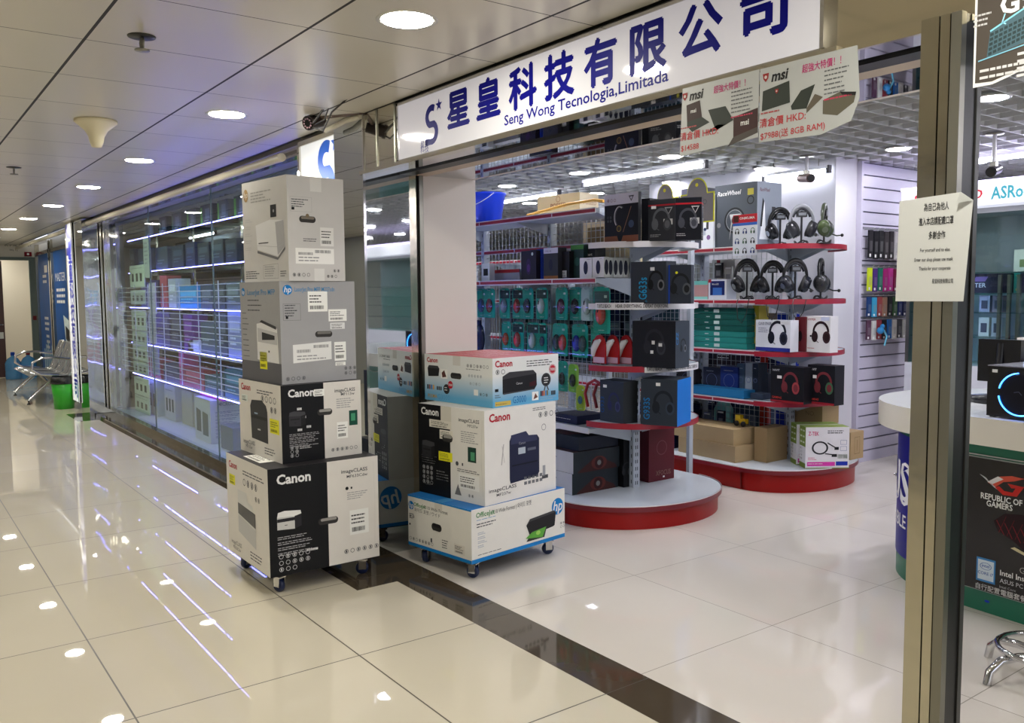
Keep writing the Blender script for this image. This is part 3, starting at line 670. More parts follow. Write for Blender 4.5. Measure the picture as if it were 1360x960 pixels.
def d_hp_grey(F):
    f = F['f']; f.rect(0, 0, 1, .20, (96, 96, 100), 1); f.ell(.09, .90, .022, HPB, 2); f.text('hp', .09, .88, .032, WHT, 3, 'C', .01, shear=.2); f.text('LaserJet Pro MFP', .2, .87, .04, (60, 130, 180), 2, 'L', .006, width=.33)
    for k in range(3): f.para(.2, .81-k*.05, .3+k*.06, 1, .03, (90, 90, 92))
    for k in range(9): f.para(.05, .68-k*.055, .17, 1, .02, (80, 82, 86))
    f.poly([(.42, .58), (.62, .60), (.92, .54), (.95, .2), (.42, .22)], (222, 222, 220), 2); f.poly([(.44, .54), (.92, .50), (.92, .38), (.44, .40)], (190, 190, 190), 3); f.poly([(.55, .50), (.86, .47), (.86, .43), (.55, .42)], (50, 50, 52), 4)
    f.poly([(.5, .60), (.9, .53), (.9, .56), (.55, .62)], (60, 60, 62), 3); f.rect(.70, .30, .73, .32, INK, 4); f.sticker(.48, .13, .66, .30, YEL, ink=(120, 120, 40))
    r = F['r']; r.ell(.10, .915, .026, HPB, 2); r.text('hp', .10, .893, .042, WHT, 3, 'C', .01, shear=.2); r.text('LaserJet Pro MFP M227sdn', .19, .90, .032, (60, 130, 180), 2, 'L', .006, width=.23)
    r.ring(.15, .70, .001, .0005, INK); r.stroke([(.04, .78), (.26, .78), (.26, .62), (.04, .62), (.04, .78)], .001, INK, 2); r.para(.06, .76, .17, 5, .025, INK); r.rect(.07, .635, .10, .66, BLK, 2)
    r.sticker(.36, .70, .62, .90); r.sticker(.63, .60, .88, .72); r.sticker(.65, .52, .85, .585, (222, 222, 220)); hole(r, .56, .475, .10, .032, (110, 108, 104))
    r.poly([(.15, .20), (.66, .22), (.66, .40), (.15, .38)], (226, 226, 222), 2); r.bars(.2, .30, .38, .33, (130, 130, 130)); r.bars(.42, .34, .62, .37, (130, 130, 130)); r.para(.2, .26, .4, 2, .03, (150, 150, 150), 3)
    r.sticker(.70, .20, .86, .39); r.sticker(.71, .15, .85, .185); r.icons(.05, .03, 4, 1, .022, INK); r.icons(.83, .10, 3, 1, .02, INK); r.icons(.83, .05, 3, 1, .02, INK); r.rect(.48, .0, .60, .14, (160, 160, 160), 1)
def d_hp_white(F):
    f = F['f']; f.ell(.09, .87, .026, (168, 138, 92), 2, ry=.034); f.text('hp', .09, .85, .044, (226, 216, 200), 3, 'C', .01, shear=.2); f.para(.2, .88, .5, 4, .03, (150, 150, 146))
    f.poly([(.30, .56), (.62, .60), (.92, .58), (.92, .54), (.93, .33), (.78, .24), (.33, .32)], (216, 216, 216), 2); f.poly([(.74, .57), (.92, .58), (.93, .33), (.78, .25)], (168, 168, 170), 3); f.poly([(.33, .31), (.78, .23), (.94, .33), (.94, .30), (.78, .205), (.33, .285)], (110, 110, 112), 3)
    f.rect(.36, .375, .58, .385, (70, 70, 72), 3); f.stroke([(.34, .36), (.78, .33), (.93, .36)], .002, (176, 176, 178), 4); f.rect(.64, .62, .77, .74, (36, 36, 38), 2); f.ell(.71, .68, .008, (150, 150, 150), 3)
    for k in range(5): f.para(.05, .62-k*.07, .18, 2, .02, (180, 180, 178))
    f.para(.04, .1, .34, 4, .022, INK); f.stroke([(.45, .16), (.78, .17), (.78, .03), (.45, .03), (.45, .16)], .001, INK, 2); f.para(.48, .14, .25, 5, .022, (150, 150, 150)); f.para(.82, .09, .15, 3, .022, INK)
    r = F['r']; r.rect(.44, .0, .62, .12, (214, 213, 208), 1); r.rect(.40, .86, .60, 1, (212, 211, 206), 1); r.stroke([(.05, .80), (.42, .80), (.42, .66), (.05, .66), (.05, .80)], .001, (150, 150, 150), 2); r.para(.07, .77, .3, 4, .022, INK); r.rect(.07, .675, .12, .70, BLK, 2)
    hole(r, .34, .59, .095, .034, (120, 112, 100)); r.ell(.34, .625, .01, (120, 104, 80), 5); r.sticker(.56, .34, .80, .52, (222, 221, 216)); r.para(.26, .40, .3, 2, .02, INK)
    r.rect(.12, .165, .80, .315, (232, 231, 226), 2); r.bars(.17, .25, .42, .275, (110, 110, 110)); r.bars(.46, .27, .74, .30, (110, 110, 110)); r.para(.17, .22, .55, 2, .03, (150, 150, 150), 3)
    r.icons(.06, .04, 4, 1, .02, BLK); r.icons(.66, .03, 3, 1, .017, BLK); r.icons(.78, .085, 2, 1, .017, BLK)
def d_g3000(F):
    f = F['f']; f.text('Canon', .04, .83, .038, LOGOR, 2, 'L', .03); f.rect(.44, .80, .55, 1, (206, 204, 198), 1)
    f.poly([(.06, .52), (.22, .54), (.235, .70), (.05, .70)], (34, 34, 36), 2); f.poly([(.05, .70), (.235, .70), (.21, .76), (.07, .76)], (60, 60, 62), 2); f.rect(.255, .50, .355, .70, (236, 236, 232), 2); f.poly([(.28, .52), (.34, .54), (.31, .68), (.27, .62)], (90, 50, 44), 3)
    hole(f, .485, .58, .095, .034, (30, 30, 32)); f.icons(.64, .78, 7, 1, .020, INK); f.para(.63, .74, .32, 1, .03, INK); f.icons(.66, .58, 5, 1, .018, (140, 150, 160)); f.icons(.68, .42, 4, 1, .018, (140, 150, 160))
    f.ell(.34, .28, .028, (40, 40, 44), 2); f.para(.31, .30, .06, 2, .05, WHT, 3); f.ell(.40, .38, .022, LOGOR, 3); f.text('7000', .40, .355, .018, WHT, 4, 'C', .01)
    for k, c in enumerate((BLK, (150, 60, 50), (60, 120, 190), (224, 160, 60))): f.rect(.04+k*.03, .24, .06+k*.03, .34, c, 2)
    for k in range(3): f.rect(.19+k*.028, .24, .21+k*.028, .32, (60, 62, 66), 2)
    f.rect(.74, .22, .80, .34, WHT, 2); f.icons(.82, .22, 3, 1, .018, INK); f.text('PIXMA', .05, .06, .03, (190, 150, 60), 2, 'L', .01); f.text('G3000', .2, .045, .042, (90, 150, 200), 2)
    r = F['r']; r.text('Canon', .035, .82, .048, LOGOR, 2, 'L', .03); r.icons(.04, .66, 2, 1, .03, INK); r.para(.50, .88, .46, 3, .05, INK)
    r.poly([(.14, .26), (.62, .30), (.655, .38), (.65, .62), (.14, .56)], (26, 26, 30), 2); r.poly([(.14, .56), (.65, .62), (.60, .70), (.24, .70), (.14, .62)], (56, 56, 60), 3); r.text('Canon', .34, .43, .018, (200, 200, 200), 4); r.poly([(.54, .36), (.64, .38), (.64, .48), (.54, .44)], (60, 16, 22), 4)
    r.poly([(.15, .25), (.62, .29), (.62, .31), (.15, .28)], (70, 72, 76), 4)
    r.ell(.80, .47, .038, (52, 54, 58), 2, n=20); r.ell(.80, .47, .030, (30, 30, 34), 3); r.para(.765, .50, .075, 3, .05, WHT, 4); r.stroke([(.79, .35), (.77, .24)], .008, (60, 62, 66), 2); r.stroke([(.81, .35), (.84, .24)], .008, (60, 62, 66), 2)
    r.ell(.905, .68, .028, LOGOR, 2, n=20); r.ring(.905, .68, .024, .002, WHT, 3); r.text('7000', .905, .65, .022, WHT, 4, 'C', .01)
    r.rect(.03, .32, .08, .38, BLK, 2); r.para(.03, .24, .08, 2, .04, INK); r.rect(.03, .03, .26, .12, (206, 180, 90), 2); r.para(.04, .06, .2, 1, .03, (110, 90, 40), 3); r.text('G3000', .29, .05, .055, (40, 110, 170), 2, 'L', .005, width=.1)
    r.rect(.58, .06, .68, .24, (236, 236, 232), 2); r.poly([(.60, .08), (.67, .12), (.63, .21)], (110, 70, 60), 3)
    for k, c in enumerate((BLK, (150, 60, 50), (190, 120, 60), (60, 120, 190), (120, 110, 60))): r.rect(.71+k*.025, .13, .73+k*.025, .24, c, 2)
    for k in range(3): r.rect(.88+k*.025, .13, .90+k*.025, .22, (60, 62, 66), 2)
    r.para(.71, .09, .26, 2, .04, (150, 170, 190))
    t = F['t']
    for k in range(5): t.para(.08+k*.02, .82-k*.15, .75, 2, .03, (214, 170, 170), 2)
def d_canon237(F):
    f = F['f']; half(f, .50); f.text('Canon', .05, .885, .056, WHT, 2, 'L', .03); f.sticker(.18, .755, .52, .84, (216, 212, 200)); f.sticker(.34, .64, .54, .74, (222, 218, 206)); f.rect(.36, .84, .52, 1, (206, 202, 190), 2)
    hole(f, .46, .655, .085, .04); printer(f, .06, .40, .26, .60, (44, 44, 48), (64, 64, 68), (28, 28, 30)); f.sticker(.32, .40, .53, .50, YEL, ink=(120, 120, 40)); f.para(.05, .42, .24, 4, .025, (150, 150, 150))
    for k in range(4): f.icons(.06, .27-k*.055, 3, 1, .024, (170, 170, 170), 2)
    f.para(.28, .27, .2, 4, .03, (150, 150, 150)); f.stroke([(.10, .10), (.14, .18), (.18, .10), (.10, .10)], .003, (150, 150, 150))
    f.text('imageCLASS', .63, .86, .027, INK, 2, 'L', .012, width=.16); f.text('MF237w', .76, .81, .022, INK, 2, width=.08); f.para(.66, .75, .26, 6, .022, (150, 150, 150)); f.rect(.76, .44, .88, .60, (30, 60, 52), 2); f.rect(.80, .46, .86, .55, (80, 150, 110), 3)
    f.ell(.60, .40, .012, INK, 2); f.rect(.67, .385, .69, .415, INK, 2); f.para(.6, .34, .34, 2, .02, INK); f.sticker(.62, .14, .92, .30, (230, 230, 226)); f.poly([(.56, .06), (.66, .06), (.61, .18)], (110, 110, 112), 2); f.icons(.76, .06, 2, 1, .018, INK); f.stroke([(.97, .9), (.95, .5), (.97, .1)], .002, (200, 198, 190))
    r = F['r']; r.text('Canon', .06, .875, .060, LOGOR, 2, 'L', .03); r.para(.66, .95, .3, 2, .02, INK); r.icons(.74, .84, 4, 1, .034, INK); r.ring(.82, .73, .017, .003, (110, 110, 112)); 
    NV = (30, 34, 60); r.poly([(.34, .18), (.72, .20), (.75, .24), (.75, .62), (.72, .66), (.60, .67), (.56, .72), (.36, .70), (.33, .64), (.33, .22)], NV, 2); r.poly([(.35, .70), (.56, .72), (.60, .67), (.72, .66), (.72, .60), (.35, .60)], (50, 54, 84), 3)
    r.rect(.45, .48, .55, .55, (176, 186, 196), 4); r.rect(.36, .36, .72, .375, (14, 16, 30), 4); r.rect(.58, .50, .70, .53, (90, 94, 110), 4); r.text('Canon', .46, .585, .02, (150, 150, 160), 4)
    r.text('imageCLASS', .05, .13, .027, INK, 2, 'L', .012, width=.21); r.text('MF237w', .15, .075, .022, INK, 2, 'L', .005, width=.11)
    for k in range(2):
        for q in range(5): r.rect(.53+q*.056, .13+k*.055, .57+q*.056, .165+k*.055, (110, 112, 116), 2)
    r.rect(.80, .18, .84, .30, (150, 152, 156), 2); r.rect(.79, .15, .88, .19, INK, 2); r.stroke([(.22, .4), (.25, .62)], .007, (176, 174, 170), 2); r.stroke([(.26, .42), (.23, .6)], .004, (186, 184, 180), 2)
def d_hp7110(F):
    f = F['f']; f.rect(0, 0, 1, .065, HPB, 2); f.rect(0, .97, 1, 1, HPB, 2); hplogo(f, .055, .80, .024); f.text('OfficeJet', .10, .80, .030, (60, 130, 70), 2, 'L', .014); f.text('7110 Wide Format', .27, .80, .026, INK, 2); f.text('와이드 포맷 / ワイド', .11, .70, .026, INK, 2)
    f.icons(.02, .55, 2, 1, .02, INK); f.rect(.02, .40, .04, .44, BLK, 2); hole(f, .47, .50, .085, .042, (26, 26, 28)); f.icons(.02, .11, 8, 1, .020, INK); f.rect(.37, .18, .395, .26, INK, 2)
    f.para(.55, .28, .12, 4, .045, INK); f.sticker(.74, .12, .9, .30, (214, 210, 200)); f.rect(.44, .84, .56, 1, (206, 202, 192), 1); f.para(.02, .62, .08, 3, .04, INK)
    r = F['r']; r.rect(0, 0, 1, .075, HPB, 2); hplogo(r, .915, .66, .048); r.text('OfficeJet', .045, .835, .038, (60, 130, 70), 2, 'L', .014); r.text('7110 Wide Format | 와이드 포맷', .20, .835, .032, INK, 2, 'L', 0, width=.30); r.para(.05, .78, .3, 1, .03, (110, 150, 190)); r.para(.05, .70, .2, 2, .05, INK)
    for k in range(4): r.para(.06, .54-k*.08, .09, 2, .03, (150, 160, 176))
    r.poly([(.56, .44), (.60, .55), (.87, .60), (.895, .56), (.88, .30), (.86, .28), (.60, .22)], (34, 34, 36), 3); r.poly([(.56, .44), (.60, .55), (.87, .60), (.89, .56), (.60, .50)], (64, 64, 66), 4)
    r.poly([(.56, .12), (.76, .12), (.79, .32), (.62, .30)], (52, 54, 52), 5); r.poly([(.55, .19), (.74, .13), (.78, .32), (.62, .28)], (90, 160, 60), 6); r.ell(.69, .24, .018, (150, 200, 90), 7, ry=.012)
    r.icons(.945, .20, 2, 2, .016, INK); r.para(.06, .13, .28, 1, .03, INK)
    t = F['t']; t.para(.1, .9, .7, 2, .05, (120, 180, 220)); t.rect(.44, 0, .56, 1, (70, 140, 196), 1)
    b = F['l']; b.rect(0, 0, 1, .075, HPB, 2); hplogo(b, .86, .62, .07)
def grad(n, c0, c1, z0, z1):
    m = bpy.data.materials.new(n); m.use_nodes = True; N, L = m.node_tree.nodes, m.node_tree.links; b = N['Principled BSDF']; b.inputs['Roughness'].default_value = .4
    tc = N.new('ShaderNodeTexCoord'); sp = N.new('ShaderNodeSeparateXYZ'); mr = N.new('ShaderNodeMapRange'); mx = N.new('ShaderNodeMix'); mx.data_type = 'RGBA'
    L.new(tc.outputs['Object'], sp.inputs[0]); L.new(sp.outputs[2], mr.inputs[0]); mr.inputs[1].default_value = z0; mr.inputs[2].default_value = z1
    L.new(mr.outputs[0], mx.inputs[0]); mx.inputs[6].default_value = lin(c0); mx.inputs[7].default_value = lin(c1); L.new(mx.outputs[2], b.inputs['Base Color']); return m
G3 = grad('printed_blue_fade', (92, 166, 206), (222, 224, 222), .03, .17)
K = .0
pbox('big white and black printer carton at the bottom of the left stack, on the trolley', -4.091, 1.508, .10, .001, .619, .605, .547, W1, d_canon_big, {'t': (40, 38, 40), 'l': W1, 'k': BLK})
pbox('white and black printer carton, second from the floor in the left stack', -4.175, 1.62, .647, .041, .555, .453, .400, W1, d_canon_mid, {'t': (52, 50, 52), 'k': BLK})
pbox('grey printer carton with blue round logos and yellow tag, third in the left stack', -4.215, 1.645, 1.047, .082, .476, .434, .527, (158, 158, 158), d_hp_grey, {'k': (90, 96, 110)})
pbox('plain white tall printer carton with a gold logo on top of the left stack', -4.20, 1.692, 1.574, .117, .492, .33, .533, (196, 194, 190), d_hp_white)
pbox('low wide white printer carton with a blue base stripe, bottom of the right stack', -3.658, 2.421, .10, .145, .531, .721, .287, (222, 220, 212), d_hp7110, {'t': (30, 112, 184), 'b': HPB})
pbox('white and black printer carton with a navy printer picture, middle of the right stack', -3.676, 2.521, .387, .169, .535, .564, .505, (222, 220, 214), d_canon237, {'l': (206, 202, 192)})
pbox('white and light blue printer carton with red top, topmost of the right stack', -3.734, 2.617, .892, .12, .590, .504, .267, G3, d_g3000, {'t': (176, 70, 76)})
def trolley(label, x, y, a, w, d):
    c = at_corner(x, y, a, w, d); t = thing('trolley', label, 'trolley', (c[0], c[1], 0), a, 'low trolleys under the printer cartons')
    w -= .10; d -= .10
    MB().box(-w/2, w/2, -d/2, d/2, .082, .10, mat('trolley_board', (44, 40, 40), .6)).build('board', t)
    m = MB(); m.box(-w*.2, -w*.1, -d*.4, d*.4, .066, .082, STEELD); m.box(w*.1, w*.2, -d*.4, d*.4, .066, .082, STEELD); m.build('cross_bar', t)
    for sx in (-1, 1):
        for sy in (-1, 1):
            q = Vector((sx*(w/2-.02), sy*(d/2-.02), 0)); R = Matrix.Translation(q) @ Matrix.Rotation(.7*sx+.4*sy, 4, 'Z')
            m = MB(); m.T = R @ Matrix.Translation((0, 0, .034)) @ Matrix.Rotation(math.pi/2, 4, 'X'); m.lathe([(0, -.014), (.030, -.014), (.034, -.008), (.034, .008), (.030, .014), (0, .014)], mat('caster_blue', (14, 30, 70), .35), 20)
            cst = m.build('caster', t)
            m = MB(); m.T = R
            for s in (-1, 1): m.box(-.018, .022, s*.019-.0015, s*.019+.0015, .028, .082, CHR)
            m.box(-.03, .03, -.022, .022, .076, .082, CHR); m.build('fork', cst)
trolley('low dark trolley on four casters carrying the left stack of cartons', -4.091, 1.508, .001, .619, .605)
trolley('low dark trolley with blue casters carrying the right stack of cartons', -3.658, 2.421, .145, .531, .721)

# ------------------------------------------------------------------ gondola shelving
def half_disc(r, rx=None, n=28, y0=0):
    rx = rx or r; return [(rx*math.sin(math.pi*k/n), y0-r*math.cos(math.pi*k/n)) for k in range(n+1)]
def arc_strip(mb, r, rx, z0, z1, m, off=.0, n=28, a0=0, a1=1):
    V = []
    for k in range(n+1):
        a = math.pi*(a0+(a1-a0)*k/n); x, y = (rx+off)*math.sin(a), -(r+off)*math.cos(a); V += [(x, y, z0), (x, y, z1)]
    mb.add(V, [(2*k, 2*k+2, 2*k+3, 2*k+1) for k in range(n)], m, True)
    V2 = [(x*.99, y*.995, z) for x, y, z in V]; mb.add(V2, [(2*k+1, 2*k+3, 2*k+2, 2*k) for k in range(n)], m, True)
def brk(mb, tri, d):
    q = [tuple(a+b for a, b in zip(p, d)) for p in tri]
    mb.add(tri+q, [(0, 1, 2), (5, 4, 3), (0, 3, 4, 1), (1, 4, 5, 2), (2, 5, 3, 0)], SHELFG)
WIRE = mat('wire_grid', (180, 186, 188), .3, .5)
def gondola(label, cx, cy, length, base_r, base_rx, base_z, levels, ends, seam=.9):
    """cx: where the round end begins; straight run goes to -x"""
    t = thing('gondola_shelving', label, 'shelf', (cx, cy, 0)); L = length
    mb = MB(); mb.box(-L, 0, -base_r, base_r, base_z-.02, base_z, SHELFG, {'t': mat('deck_pale', (206, 214, 222), .18)})
    mb.prism(half_disc(base_r, base_rx), base_z-.02, base_z, SHELFG, MT['deck_pale']); mb.build('base_deck', t)
    mb = MB(); mb.box(-L, 0, -base_r+.02, base_r-.02, 0, base_z-.022, KICK); mb.prism(half_disc(base_r-.02, base_rx-.02), 0, base_z-.022, KICK, smooth=True)
    x = 0
    while x > -L:
        mb.box(x-.003, x+.003, -base_r+.014, -base_r+.02, 0, base_z-.022, mat('kick_seam', (90, 8, 8), .5)); x -= seam
    mb.build('kick_plate', t)
    mb = MB(); mb.box(-L, 0, -base_r-.006, -base_r, base_z-.03, base_z+.003, LIPR); mb.box(-L, 0, -base_r-.0062, -base_r, base_z+.000, base_z+.006, LIPW)
    arc_strip(mb, base_r, base_rx, base_z-.032, base_z+.003, mat('lip_dark_red', (112, 20, 34), .35), .006); arc_strip(mb, base_r, base_rx, base_z+.000, base_z+.006, LIPW, .0065); mb.build('price_strip', t)
    H = max([z for z, *_ in levels]+[z for z, *_ in ends])+.02
    x = 0
    while x > -L-.01:
        mb = MB()
        mb.box(x-.02, x+.02, -.03, .03, base_z, H, SHELFG)
        for k in range(int((H-base_z)/.06)): mb.box(x-.003, x+.003, -.0312, -.030, base_z+.03+k*.06, base_z+.055+k*.06, DARK)
        if x == 0:
            for k in range(int((H-base_z)/.05)): mb.box(.020, .0212, -.012, -.006, base_z+.02+k*.05, base_z+.045+k*.05, DARK); mb.box(.020, .0212, .006, .012, base_z+.02+k*.05, base_z+.045+k*.05, DARK)
        mb.build('upright', t); x -= seam
    mb = MB(); z = base_z+.05
    while z < H-.02: mb.box(-L, -.02, -.002, .002, z-.0015, z+.0015, WIRE); z += .05
    x = -.05
    while x > -L: mb.box(x-.0015, x+.0015, -.004, 0, base_z, H-.02, WIRE); x -= .05
    mb.build('wire_grid', t)
    for z, dep, lip, *xr in levels:
        a, b = (xr+[-L, 0])[:2] if xr else (-L, 0)
        mb = MB(); mb.box(a, b, -dep, 0, z-.03, z, SHELFG); 
        xx = b
        while xx > a: brk(mb, [(xx-.003, 0, z-.03), (xx-.003, -dep*.95, z-.03), (xx-.003, 0, z-.13)], (-.004, 0, 0)); xx -= seam
        s = mb.build('shelf', t)
        mb = MB(); mb.box(a, b, -dep-.006, -dep, z-.034, z+.004, LIPW); mb.box(a, b, -dep-.008, -dep-.006, z-.026, z-.004, lip)
        xx = b-.5*seam
        while xx > a: mb.box(xx-.004, xx+.004, -dep-.0085, -dep-.006, z-.034, z+.004, LIPW); xx -= seam
        mb.build('price_strip', s)
    for z, r, rx, lip, *band in ends:
        mb = MB(); mb.prism(half_disc(r, rx), z-.02, z, SHELFG, MT['deck_pale']); 
        brk(mb, [(.02, -.05, z-.02), (rx*.8, -.05, z-.02), (.02, -.05, z-.12)], (0, .004, 0)); brk(mb, [(.02, .05, z-.02), (rx*.8, .05, z-.02), (.02, .05, z-.12)], (0, .004, 0))
        s = mb.build('end_shelf', t)
        mb = MB(); arc_strip(mb, r, rx, z-.034, z+.004, lip, .005); mb.build('price_strip', s)
        if band:
            a0, a1, txt = band; mb = MB(); arc_strip(mb, r, rx, z-.036, z+.008, mat('paper_band', (226, 226, 228), .35), .009, a0=a0, a1=a1)
            def wr(a, b, l, r=r, rx=rx, z=z, a0=a0): q = math.pi*a0+a/r; return Vector(((rx+.010+l)*math.sin(q), -(r+.010+l)*math.cos(q), z-.036+b))
            fr = Fr(mb, (0, 0, 0), (1, 0, 0), (0, 0, 1), math.pi*(a1-a0)*r, .044, wr); u = .02
            for s_, w_, c_ in txt: fr.text(s_, u, .28, .032, c_, 2, 'L', .015, width=w_); u += (w_+.03)/fr.W
            mb.build('brand_strip', s)
    return t
G1X, G1Y, G2X, G2Y = -4.28, 4.2, -4.2, 5.85
ZA, ZB, ZC, ZD, BZ = .655, 1.025, 1.43, 1.825, .15
TB = [('TURTLE BEACH', .10, (40, 40, 44)), ('HEAR EVERYTHING. DEFEAT EVERYONE.', .34, (60, 60, 64))]
g1 = gondola('near double sided gondola shelving with a red base and round end shelves', G1X, G1Y, 5.2, .66, .53, BZ,
    [(2.06, .36, LIPR), (1.60, .36, LIPR), (.60, .42, LIPW), (1.86, .02, LIPR)],
    [(ZA, .44, .42, LIPR), (ZB, .42, .42, LIPR, .30, .72, TB), (ZC, .42, .42, LIPW, .05, .62, TB), (ZD, .42, .42, LIPW)])
g2 = gondola('far gondola shelving with a red base and round end shelves carrying headsets on stands', G2X, G2Y, 4.6, .62, .46, .17,
    [(ZD+.03, .38, LIPR, -4.6, -.02), (ZC+.01, .40, LIPR), (ZB+.02, .40, LIPR), (ZA, .40, LIPR)],
    [(ZA+.01, .46, .36, LIPR), (ZB+.02, .46, .36, LIPR), (ZC+.01, .46, .36, LIPR), (ZD+.03, .46, .36, LIPR)])

# ---- pictures for retail boxes
def p_headset(fr, u, v, s, c=(50, 52, 56), c2=(90, 92, 98), l=3):
    W_, H_ = fr.W, fr.H
    fr.ring(u, v+s*.1/H_, s*.36, s*.10, c, l, 0, 180, ry=s*.42); fr.ell(u-s*.30/W_, v-s*.10/H_, s*.16, c, l+1, ry=s*.25, n=14); fr.ell(u+s*.28/W_, v-s*.12/H_, s*.19, c2, l+1, ry=s*.27, n=14); fr.ell(u+s*.28/W_, v-s*.12/H_, s*.12, c, l+2, ry=s*.17, n=14)
    fr.stroke([(u-s*.34/W_, v-s*.2/H_), (u-s*.1/W_, v-s*.36/H_)], s*.03, c, l+1)
def gbox(bg, ink=(200, 200, 200), head=((60, 62, 66), (96, 98, 104)), stripe=None, bottom=None, title=None, topband=None, tri=False, tag_=False, side=None):
    def d(F):
        for kf in ('f', 'r'):
            f = F[kf]
            if kf == 'r' and side: side(f); continue
            if topband: f.rect(0, .86, 1, 1, topband, 1)
            if stripe: f.rect(0, .84, 1, .88, stripe, 2)
            if bottom: f.rect(0, 0, 1, .10, bottom, 1)
            p_headset(f, .5, .46, min(f.W, f.H)*.8, *head)
            if title: f.text(title, .07, .89, min(.03, f.W*.12), ink, 3, 'L', .015)
            if tri: f.poly([(.62, .80), (.92, .80), (.77, .62)], ink, 3); f.poly([(.67, .775), (.87, .775), (.77, .655)], bg, 4); f.sticker(.58, .38, .92, .52, (190, 190, 186), 3)
            if tag_: f.rect(.12, .78, .30, .85, WHT, 4)
            f.para(.08, .14, .5, 2, .04, ink, 3)
    return d
def g633(F):
    f = F['f']; f.text('G633s', .46, .10, .085, (30, 150, 200), 3, 'L', .012, rot=90, width=.14); p_headset(f, .72, .5, .13, (14, 14, 16), (110, 112, 116)); f.rect(.56, .78, .68, .86, WHT, 4)
    f.text('G', .42, .04, .02, (30, 150, 200), 3)
def vr(F):
    f = F['f']; f.rect(0, .78, 1, 1, (206, 204, 214), 1); f.rect(0, 0, 1, .13, (126, 76, 50), 1); f.poly([(.38, .13), (.56, .13), (.5, .0), (.44, .0)], BLK, 2)
    f.icons(.08, .84, 3, 1, .022, (120, 50, 60), 2); f.poly([(.72, .94), (.88, .94), (.80, .82)], INK, 2); f.poly([(.76, .915), (.84, .915), (.80, .855)], (206, 204, 214), 3)
    f.ring(.45, .52, .045, .006, (200, 200, 200), 2, 60, 230, ry=.065); f.ring(.48, .52, .045, .006, (90, 92, 96), 2, 60, 230, ry=.065); f.ell(.44, .28, .022, (60, 54, 40), 3); f.ring(.44, .28, .018, .003, (170, 140, 60), 4)
    f.stroke([(.56, .2), (.80, .72)], .003, (170, 120, 90), 3); f.ell(.8, .36, .024, (60, 74, 96), 3); f.icons(.08, .42, 2, 2, .018, (90, 92, 96), 3)
# round end of the near gondola, top to bottom
rbox('headset_box', 'black headset box with a white top band and brown base, on the top end shelf', 803, 847, 260, 3.86, ZD, .03, BLK, vr, {'t': BLK}, xs=851)
rbox('headset_box', 'dark grey headset box with a red stripe and window, second on the top end shelf', 861, 895, 266, 3.97, ZD, .30, (44, 46, 50), gbox((44, 46, 50), (150, 150, 150), ((90, 92, 96), (60, 62, 66)), stripe=(150, 30, 40), tri=True, tag_=True))
rbox('headset_box', 'plain black box side wedged between the two striped headset boxes on the top end shelf', 852, 862, 264, 4.02, ZD, .2, (18, 18, 22))
rbox('headset_box', 'black headset box with a red top stripe, right end of the top end shelf', 896, 930, 263, 4.03, ZD, .62, (20, 22, 30), gbox((20, 22, 30), (190, 190, 190), ((70, 72, 80), (120, 122, 130)), stripe=(170, 30, 40), tri=True), {'r': (20, 22, 30)}, depth=.1)
rbox('headset_box', 'charcoal headset box lettered G633s in blue, on the second end shelf', 838, 884, 348, 3.92, ZC, .22, (46, 52, 60), g633, {'r': (40, 46, 54)}, depth=.12)
rbox('headset_box', 'charcoal headset box with a blue left edge, beside the G633s box', 886, 917, 352, 4.00, ZC, .55, (44, 50, 60), lambda F: (F['f'].rect(0, 0, .12, 1, (20, 60, 150), 1), p_headset(F['f'], .56, .45, .14, (26, 28, 32), (80, 84, 90)), F['f'].ell(.4, .8, .008, YEL, 3)), depth=.1)
rbox('headset_box', 'large black headset box with three white tags, on the third end shelf', 840, 897, 426, 3.92, ZB, .26, (18, 20, 28), lambda F: (p_headset(F['f'], .52, .5, .17, (36, 38, 46), (52, 54, 62)), F['f'].rect(.46, .5, .53, .58, WHT, 6), F['f'].rect(.62, .46, .70, .53, WHT, 6), F['f'].rect(.43, .3, .50, .37, WHT, 6), F['r'].text('CZZ', .2, .5, .04, (40, 120, 180), 2, 'L', .01, rot=90), p_headset(F['r'], .55, .45, .09, (24, 26, 30), (110, 114, 120))), {'r': (52, 60, 70)}, xs=915)
rbox('headset_box', 'charcoal headset box with a violet headset and blue lettering, left on the lowest end shelf', 797, 828, 504, 3.85, ZA, .0, (42, 50, 60), lambda F: (F['f'].text('G933', .18, .2, .05, (20, 70, 130), 2, 'L', .012, rot=90), p_headset(F['f'], .6, .45, .13, (40, 44, 84), (60, 66, 110)), F['f'].rect(.14, .82, .30, .89, WHT, 3)), {'r': (44, 48, 52)}, xs=847)
rbox('headset_box', 'charcoal headset box with a bright blue right side, on the lowest end shelf', 851, 900, 503, 3.93, ZA, .42, (42, 50, 60), lambda F: (F['f'].text('G933S', .25, .12, .06, (24, 110, 170), 2, 'L', .012, rot=90, width=.14), p_headset(F['f'], .62, .45, .16, (24, 28, 36), (50, 60, 76)), F['f'].rect(.42, .86, .54, .93, WHT, 3)), {'r': (16, 110, 196)}, xs=918)
